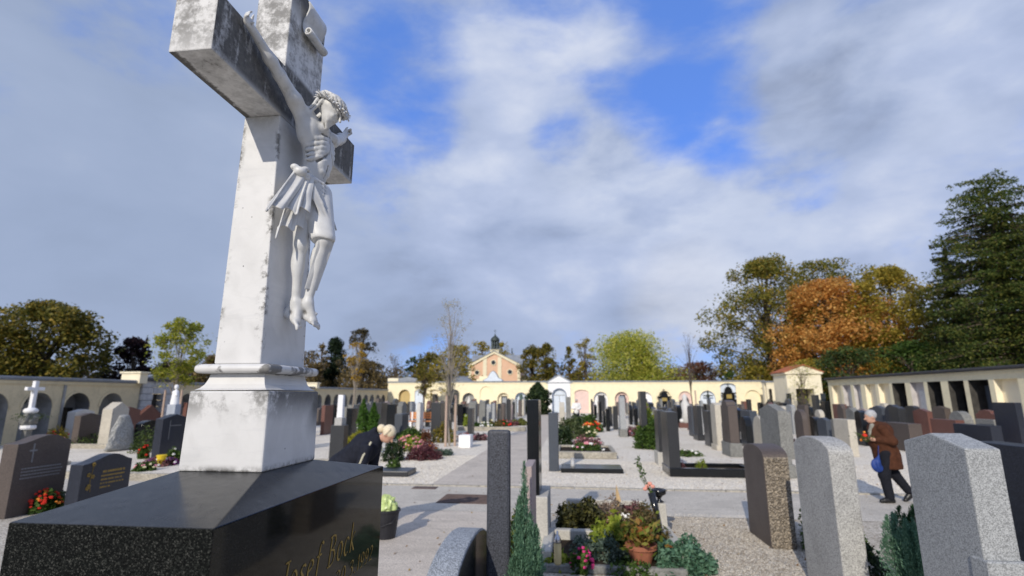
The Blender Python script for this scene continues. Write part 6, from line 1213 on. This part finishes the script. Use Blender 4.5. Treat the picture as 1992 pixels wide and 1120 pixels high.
for k in range(9): b.ball((.15+.1*random.random(), -.05, .66+.07*random.random()), .05, 4)
b.ball((-.1, 0, .58), .13, 5, .5); b.build('blossoms', PKF, lp)
for k, (px, py, w_, d_, lb) in enumerate(((118, 930, 1.3, .12, 'pale kerb beyond the dark blue stone'), (300, 935, 1.6, .12, 'pale kerb left of the marble block'), (175, 872, 2.6, .14, 'long pale kerb behind the wavy dark stone'), (645, 905, 1.0, .12, 'pale kerb right of the marble block'))):
    o = thing('kerb_line', lb, 'kerb', (*ground(px, py)[:2], 0)); MB().box(-w_/2, w_/2, -d_/2, d_/2, 0, .16).build('kerb', KERBM, o, .01)
k = 900; q = np.stack([RNG.uniform(-6, 8, k), RNG.uniform(5.5, 20, k), np.full(k, .012)], 1); V, F = leaves(q, .022, 3.0); tag(link('fallen_leaves', np_mesh('fallen_leaves', V, F), foliage('fallen_leaf', [(.12, .06, .02), (.26, .14, .04), (.36, .24, .06)], 0)), 'dry leaves scattered over gravel and asphalt', 'leaves', kind='stuff')
# rough boulder memorial, white cross on rock, pillar with white block
bx, by = ground(233, 876)[:2]; ro = thing('boulder_stone', 'rough pale grey natural boulder memorial before the beige stele', 'headstone', (bx, by, 0)); me = bpy.data.meshes.new('rock'); bm = bmesh.new(); bmesh.ops.create_icosphere(bm, subdivisions=4, radius=1)
from mathutils import noise as mn
hb = float(on_y(230, 806, by)[2])
for v in bm.verts:
    d = v.co.copy(); k = 1+.22*mn.noise(d*1.6)+.10*mn.noise(d*4)+.04*mn.noise(d*9); t = (d.z+1)/2; s_ = .58*(1-.72*t)+.05; v.co = Vector((d.x/max(.3, math.sqrt(1-d.z*d.z+.05))*.22*k*(1-.5*t), d.y/max(.3, math.sqrt(1-d.z*d.z+.05))*s_*1.05*k, t*hb*(1+.03*(k-1))))
bm.to_mesh(me); bm.free(); link('rock', me, granite('pale_rough_rock', (.33, .33, .31), .3, 30, .9, .4, .6), ro)
wx, wy = ground(47, 868)[:2]; wz = lambda p: float(on_y(47, p, wy)[2]); wcx = thing('rock_cross', 'small white marble cross on a planted rock with white pedestal, far left', 'cross', (wx, wy, 0))
MB().box(-.10, .10, -.12, .12, 0, wz(826)).build('pedestal', G_MOSS, wcx, .02); MB().lathe([(.22, wz(835)), (.26, wz(832)), (.24, wz(827)), (.001, wz(826))], (0, 0, 0), 14).build('white_base', WHT, wcx, smooth=False)
me = bpy.data.meshes.new('rock'); bm = bmesh.new(); bmesh.ops.create_icosphere(bm, subdivisions=3, radius=1)
for v in bm.verts: k = 1+.3*mn.noise(v.co*2.1); v.co = Vector((v.co.x*.26*k, v.co.y*.30*k, wz(816)+v.co.z*.28*k))
bm.to_mesh(me); bm.free(); link('rock', me, G_MOSS, wcx); q = RNG.normal(size=(500, 3))*np.array([.16, .25, .07])+np.array([0, 0, wz(811)]); V, F = leaves(q, .035); tag(link('greenery', np_mesh('greenery', V, F), F_DKG, wcx), kind='stuff')
me_ = MB().ball((0, 0, wz(799)), .24, 8, .55).build('moulded_base', WHT, wcx, smooth=True)
MB().box(-.075, .075, -.075, .075, wz(796), wz(741)).box(-.07, .07, -.34, -.076, wz(759.5), wz(753)).box(-.07, .07, .076, .34, wz(759.5), wz(753)).build('cross', WHT, wcx, .02, 2)
vx, vy = ground(650, 893)[:2]; pz = lambda p: float(on_y(650, p, vy+.15)[2]); o = find('dark pillar headstone with pale block'); MB().box(-.11, .13, -.16, .16, pz(827)+.002, pz(812)).build('pale_block', G_LIGHT, o, .01)
o = thing('white_pillar', 'bright white slim pillar stone right of the marble cross block', 'pillar', (*ground(659, 858)[:2], 0)); zz = float(on_y(659, 768, o.location.y)[2]); MB().frustum((-.14, .14, -.12, .12, 0), (-.11, .11, -.1, .1, zz)).build('pillar', WHT, o, .01)
st_ = thing('white_statue', 'white statue on a slim plinth under the yellow-green sapling', 'statue', (*ground(328, 872)[:2], 0)); zt = float(on_y(328, 748, st_.location.y)[2]); S = SDF((-.3, -.3, zt-.75), (.3, .3, zt+.05), .022); S.cap((0, 0, zt-.7), (0, 0, zt-.3), .15, .11, .04); S.ell((0, 0, zt-.09), (.075, .08, .095), .02); S.cap((-.1, 0, zt-.28), (.12, -.1, zt-.38), .05, .04, .03); link('figure', S.mesh('figure'), WHT, st_, None, True); MB().box(-.17, .17, -.15, .15, 0, zt-.72).build('plinth', plain('blue_grey_stone', (.35, .38, .43), .8), st_, .02)
# orange-topped bench
bn = thing('bench', 'orange wooden bench with white supports among the centre-left stones', 'bench', (*ground(820, 836)[:2], 0), .1); OR_ = plain('orange_wood', (.62, .25, .08), .6, .15, 12)
for k in range(3): MB().box(-.72, .72, -.25+k*.17, -.10+k*.17, .46, .50).build('seat_slat', OR_, bn, .006, 1)
for k in range(3): MB().box(-.72, .72, .24, .28, .60+k*.13, .71+k*.13).build('back_slat', OR_, bn, .006, 1)
for x_ in (-.6, .6): MB().box(x_-.06, x_+.06, -.25, .22, 0, .455).box(x_-.05, x_+.05, .20, .238, 0, .98).build('leg', WHT, bn, .01, 1)
# litter bin with bag
lb_ = thing('litter_bin', 'black plastic bin with yellow-green bag, right behind the black pedestal', 'bin', (*ground(750, 1046)[:2], 0)); BPL = plain('black_plastic', (.018, .018, .022), .45, .2, 8, .4)
MB().lathe([(.13, 0), (.17, .34), (.185, .34), (.185, .37), (.165, .37), (.13, .05), (.001, .04)], (0, 0, 0), 22).build('bucket', BPL, lb_); MB().tube([(-.17, 0, .33), (-.12, -.14, .22), (0, -.19, .18), (.12, -.14, .22), (.17, 0, .33)], .006, 5).build('handle', BPL, lb_)
bg_ = thing('plastic_bag', 'crumpled yellow-green bag sticking out of the black bin', 'bag', (lb_.location.x, lb_.location.y, .2)); me = bpy.data.meshes.new('bag'); bm = bmesh.new(); bmesh.ops.create_icosphere(bm, subdivisions=4, radius=1)
for v in bm.verts: k = 1+.30*mn.noise(v.co*2.6)+.12*mn.noise(v.co*7); v.co = Vector((v.co.x*.135*k, v.co.y*.12*k, .17+v.co.z*.17*k))
bm.to_mesh(me); bm.free(); link('bag', me, plain('yellow_green_plastic', (.46, .56, .22), .4, .15, 12, .5), bg_, smooth=False)
# ------------------------------------------------------------------ people
SKIN = plain('skin', (.52, .30, .21), .55, .08, 20, .3); NAVY = plain('near_black_cloth', (.012, .013, .018), .85, .3, 30, .15); BROWNC = plain('brown_coat_cloth', (.070, .027, .014), .85, .3, 14, .15, 0, .3)
GREYH = plain('grey_hair', (.40, .40, .40), .6, .3, 50, .3); BLOND = plain('pale_blond_hair', (.70, .60, .42), .6, .2, 50, .3); BLKC = plain('black_cloth', (.015, .017, .026), .8, .3, 20, .15); SHOE = plain('black_leather', (.012, .012, .012), .4, .2, 10, .4); SOCK = plain('pale_sock', (.45, .45, .43), .9); BLUEB = plain('blue_bag_cloth', (.010, .038, .19), .6, .3, 12, .4, 0, .2)
WJ = plain('white_jacket', (.75, .74, .71), .8, .05, 10)
def figure(root, J, clothes, vox=.011, hair=GREYH, facing=(-1, 0), hairlen=0.05, shoe=SHOE):
    """J: dict of joint positions (local). builds body, garments, shoes, hair as continuous surfaces"""
    A = np.array([p for p in J.values()]); lo = A.min(0)-.22; hi = A.max(0)+.22; V = lambda k: np.array(J[k], float)
    f = np.array([*facing, 0.0]); s = np.array([-f[1], f[0], 0.0]); u = np.array([0, 0, 1.0])
    B = SDF(lo, hi, vox)
    B.cap(V('pelvis'), V('chest'), .12, .13, .05); B.cap(V('chest'), V('neck'), .10, .05, .04); B.cap(V('neck'), V('head'), .048, .05, .02)
    hc = V('head'); hf = V('look')-hc; hf /= np.linalg.norm(hf); hs = np.cross(hf, u); hs /= np.linalg.norm(hs); hu = np.cross(hs, hf); R_ = np.stack([hs, hf, hu], 1)
    B.ell(hc+hu*.02-hf*.01, (.073, .092, .095), .01, rot=R_); B.ell(hc-hu*.055+hf*.025, (.052, .060, .060), .03, rot=R_)
    B.cap(hc+hf*.085+hu*.0, hc+hf*.108-hu*.028, .011, .014, .012); B.cap(hc+hf*.078-hu*.062-hs*.018, hc+hf*.078-hu*.062+hs*.018, .008, .008, .006)
    for g in (-1, 1):
        B.ell(hc+hf*.086+hs*g*.032+hu*.008, (.014, .010, .009), .006, 'sub', R_); B.ell(hc+hs*g*.074-hf*.005-hu*.01, (.010, .020, .030), .008, rot=R_); B.cap(hc+hf*.085+hs*g*.018+hu*.028, hc+hf*.078+hs*g*.045+hu*.026, .006, .006, .006)
    for k in 'LR':
        B.chain([V('sh'+k), V('el'+k), V('wr'+k)], [.052, .042, .029], .02); B.chain([V('hip'+k), V('kn'+k), V('an'+k)], [.085, .058, .038], .03); B.cap(V('an'+k), V('toe'+k), .036, .028, .02)
        h = V('wr'+k); d = h-V('el'+k); d /= np.linalg.norm(d); w = np.cross(d, u); w /= np.linalg.norm(w); B.cap(h, h+d*.06, .030, .030, .015)
        for j in range(4): B.chain([h+d*.07+w*(j-1.5)*.017, h+d*(.105-.006*abs(j-1.4))+w*(j-1.5)*.018+u*.008, h+d*(.115-.006*abs(j-1.4))+w*(j-1.5)*.017+u*.032], [.0115, .0105, .009], .004)
        B.chain([h+d*.02-w*.025, h+d*.055-w*.04+u*.02, h+d*.075-w*.03+u*.035], [.013, .011, .010], .006)
    link('body', B.mesh('body'), SKIN, root, None, True)
    for nm, mt, prims in clothes:
        S = SDF(lo, hi, vox)
        for p in prims: getattr(S, p[0])(*p[1:])
        o = link(nm, S.mesh(nm), mt, root, None, True); smooth_mod(o, 2)
    S = SDF(lo, hi, vox*.8); S.ell(hc+hu*.035-hf*.022, (.085, .098, .092), .01, rot=R_)
    for i in range(30): a = i*.21*10; t = (i % 10)/10; r = np.array([math.cos(a), math.sin(a)]); p = hc+hs*r[0]*.082-hf*(.02+.06*abs(r[1]))+hu*(.03+.05*t); S.cap(p, p-hu*hairlen+hs*r[0]*.006, .018, .012, .006)
    S.ell(hc+hf*.095-hu*.03, (.075, .06, .075), .012, 'sub', R_)
    link('hair', S.mesh('hair'), hair, root, None, True)
    for k in 'LR':
        S = SDF(V('an'+k)-.25, V('an'+k)+.25, .008); a, t = V('an'+k), V('toe'+k); d = t-a; d[2] *= .0 if abs(d[2]) < .12 else 1; dn = (t-a)/np.linalg.norm(t-a); heel = a-np.array([dn[0], dn[1], 0])*.05-u*.045+ (u*0)
        S.cap(heel, t, .042, .036, .02); S.cap(a-u*.02, t-dn*.06, .045, .038, .03); link('shoe', S.mesh('shoe'), shoe, root, None, True)
# the woman in brown walking west along the road
wx_, wy_ = 5.62, 10.55
J = dict(pelvis=(.02, 0, .88), chest=(-.02, 0, 1.20), neck=(-.06, 0, 1.36), head=(-.115, 0, 1.50), look=(-.40, 0, 1.44), shL=(-.02, -.17, 1.30), shR=(-.02, .17, 1.30), elL=(.08, -.24, 1.08), elR=(.06, .24, 1.08), wrL=(-.16, -.16, 1.10), wrR=(-.16, .14, 1.08),
         hipL=(.02, -.09, .86), hipR=(.02, .09, .86), knL=(-.06, -.09, .48), knR=(.20, .09, .50), anL=(-.02, -.09, .09), anR=(.42, .09, .16), toeL=(-.17, -.10, .04), toeR=(.33, .09, .03))
V_ = {k: np.array(v) for k, v in J.items()}
coat = [('chain', [V_['chest']+np.array([0, 0, .06]), V_['chest']+np.array([.03, 0, -.12]), V_['pelvis']+np.array([.06, 0, -.06]), V_['pelvis']+np.array([.07, 0, -.24])], [.165, .195, .20, .215], .06), ('cap', V_['neck']+np.array([.02, 0, -.03]), V_['chest'], .075, .14, .05),
        ('ell', (.10, 0, 1.24), (.13, .17, .16), .05),
        ('chain', [V_['shL'], V_['elL'], V_['wrL']+np.array([.03, 0, 0])], [.085, .078, .056], .03), ('chain', [V_['shR'], V_['elR'], V_['wrR']+np.array([.03, 0, 0])], [.085, .078, .056], .03),
        ('ell', (.08, 0, .40), (.5, .5, .20), .02, 'sub'), ('cap', (-.15, -.14, 1.30), (-.17, -.10, .62), .012, .012, .02, 'sub'), ('cap', (-.02, -.245, 1.0), (.12, -.22, .98), .012, .012, .03, 'sub'), ('cap', (.17, -.16, .95), (.20, -.12, .66), .014, .014, .03, 'sub')]
trs = [('chain', [V_['hipL'], V_['knL'], V_['anL']+np.array([0, 0, .02])], [.12, .09, .075], .04), ('chain', [V_['hipR'], V_['knR'], V_['anR']+np.array([-.01, 0, .03])], [.12, .09, .07], .04), ('cap', (.02, -.05, .85), (.02, .05, .85), .13, .13, .04)]
wm = thing('person', 'woman in a brown coat walking along the road holding red flowers', 'person', (wx_, wy_, 0)); figure(wm, J, [('coat', BROWNC, coat), ('trousers', NAVY, trs), ('scarf', plain('patterned_grey_scarf', (.25, .24, .20), .9, .5, 40), [('chain', [(-.13, -.06, 1.34), (-.16, -.03, 1.22), (-.17, -.02, 1.10)], [.045, .04, .03], .02)])])
MB().tube([(.40, .09, .15), (.405, .09, .22)], [.052, .055], 10).build('sock', SOCK, wm)
fw_ = thing('bouquet', 'red and orange flowers with green stems in the hands of the woman in brown', 'flowers', (wx_-.30, wy_-.13, 1.13)); b = MB()
for c, r in (((-.02, 0, .04), .045), ((-.05, .03, .0), .03)): b.ball(c, r, 6, .8)
b.build('red_bloom', RDF, fw_); MB().ball((-.03, -.02, .10), .022, 5).ball((-.09, 0, -.04), .022, 5).build('orange_bloom', ORF, fw_); b = MB()
for i in range(5): b.tube([(.24, .02*i-.04, -.02+.015*i), (.05, 0, 0), (-.10-.02*i, .02*i-.04, -.02+.03*i)], .006, 4)
b.build('stems', F_DKG, fw_); q = RNG.normal(size=(90, 3))*np.array([.09, .03, .03]); V, F = leaves(q, .022); link('leaves', np_mesh('leaves', V, F), F_DKG, fw_)
bb = thing('shopping_bag', 'bright blue cloth bag hanging in front of the woman in brown', 'bag', (wx_-.20, wy_-.16, .52)); bb.scale = (.62, .62, .85); S = SDF((-.22, -.14, -.06), (.24, .14, .46), .011)
S.chain([(.09, 0, .36), (.03, 0, .22), (-.02, 0, .13)], [.02, .075, .085], .04); S.ell((-.03, 0, .17), (.125, .06, .12), .04); S.ell((.05, 0, .10), (.11, .06, .08), .04); S.cap((-.06, -.06, .28), (-.02, -.07, .06), .012, .012, .02, 'sub'); o = link('bag', S.mesh('bag'), BLUEB, bb, None, True); MB().tube([(.08, 0, .36), (.13, .02, .56)], .010, 5).build('handle', BLUEB, bb)
# the person bending over beyond the pedestal
px_, py_ = -2.86, 7.15
J = dict(pelvis=(-.36, 0, .90), chest=(-.02, 0, 1.19), neck=(.16, 0, 1.29), head=(.30, 0, 1.355), look=(.50, 0, 1.14), shL=(.06, -.18, 1.18), shR=(.06, .18, 1.18), elL=(.00, -.21, .90), elR=(.02, .20, .90), wrL=(.10, -.14, .66), wrR=(.10, .12, .66),
         hipL=(-.36, -.09, .86), hipR=(-.36, .09, .86), knL=(-.28, -.10, .46), knR=(-.20, .10, .46), anL=(-.36, -.10, .09), anR=(-.28, .10, .09), toeL=(-.20, -.11, .04), toeR=(-.12, .11, .04))
V_ = {k: np.array(v) for k, v in J.items()}
jk = [('chain', [V_['pelvis']+np.array([-.05, 0, -.12]), V_['pelvis'], V_['chest'], V_['neck']+np.array([-.05, 0, -.02])], [.20, .19, .19, .11], .06), ('chain', [V_['shL'], V_['elL'], V_['wrL']], [.085, .07, .05], .03), ('chain', [V_['shR'], V_['elR'], V_['wrR']], [.085, .07, .05], .03), ('cap', (.04, 0, 1.32), (.10, 0, 1.42), .09, .035, .03)]
tr2 = [('chain', [V_['hip'+k], V_['kn'+k], V_['an'+k]+np.array([0, 0, .02])], [.12, .09, .07], .04) for k in 'LR']
bp = thing('person', 'blond person in a black jacket bending down behind the black pedestal', 'person', (px_, py_, 0)); figure(bp, J, [('jacket', BLKC, jk), ('trousers', NAVY, tr2)], hair=BLOND, facing=(1, 0))
MB().ball((.175, .05, 1.43), .062, 8).build('hair_bun', BLOND, bp, smooth=True); MB().tube([(.13, -.19, 1.27), (.06, -.265, 1.10), (-.02, -.265, .90)], .014, 6).build('bag_strap', plain('pale_strap', (.5, .47, .35), .7), bp)
# person in white by the far end of the path
J = dict(pelvis=(0, 0, .86), chest=(.02, 0, 1.22), neck=(.02, 0, 1.40), head=(.02, -.02, 1.54), look=(.0, -.3, 1.45), shL=(-.19, 0, 1.34), shR=(.2, 0, 1.34), elL=(-.28, -.02, 1.08), elR=(.26, -.05, 1.08), wrL=(-.14, -.20, 1.05), wrR=(.14, -.2, 1.0),
         hipL=(-.09, 0, .84), hipR=(.09, 0, .84), knL=(-.1, -.04, .46), knR=(.1, -.02, .46), anL=(-.1, 0, .09), anR=(.1, 0, .09), toeL=(-.11, -.16, .04), toeR=(.11, -.16, .04))
V_ = {k: np.array(v) for k, v in J.items()}
wj = [('chain', [V_['pelvis'], V_['chest'], V_['neck']+np.array([0, 0, -.06])], [.19, .21, .10], .06), ('chain', [V_['shL'], V_['elL'], V_['wrL']], [.09, .075, .055], .03), ('chain', [V_['shR'], V_['elR'], V_['wrR']], [.09, .075, .055], .03)]
fp = thing('person', 'person in a white jacket and dark trousers standing at the end of the gravel path', 'person', (float(ground(1122, 826)[0]), float(ground(1122, 826)[1]), 0)); figure(fp, J, [('jacket', WJ, wj), ('trousers', NAVY, [('chain', [V_['hip'+k], V_['kn'+k], V_['an'+k]], [.12, .09, .07], .04) for k in 'LR'])], vox=.018, hair=GREYH, facing=(0, -1))
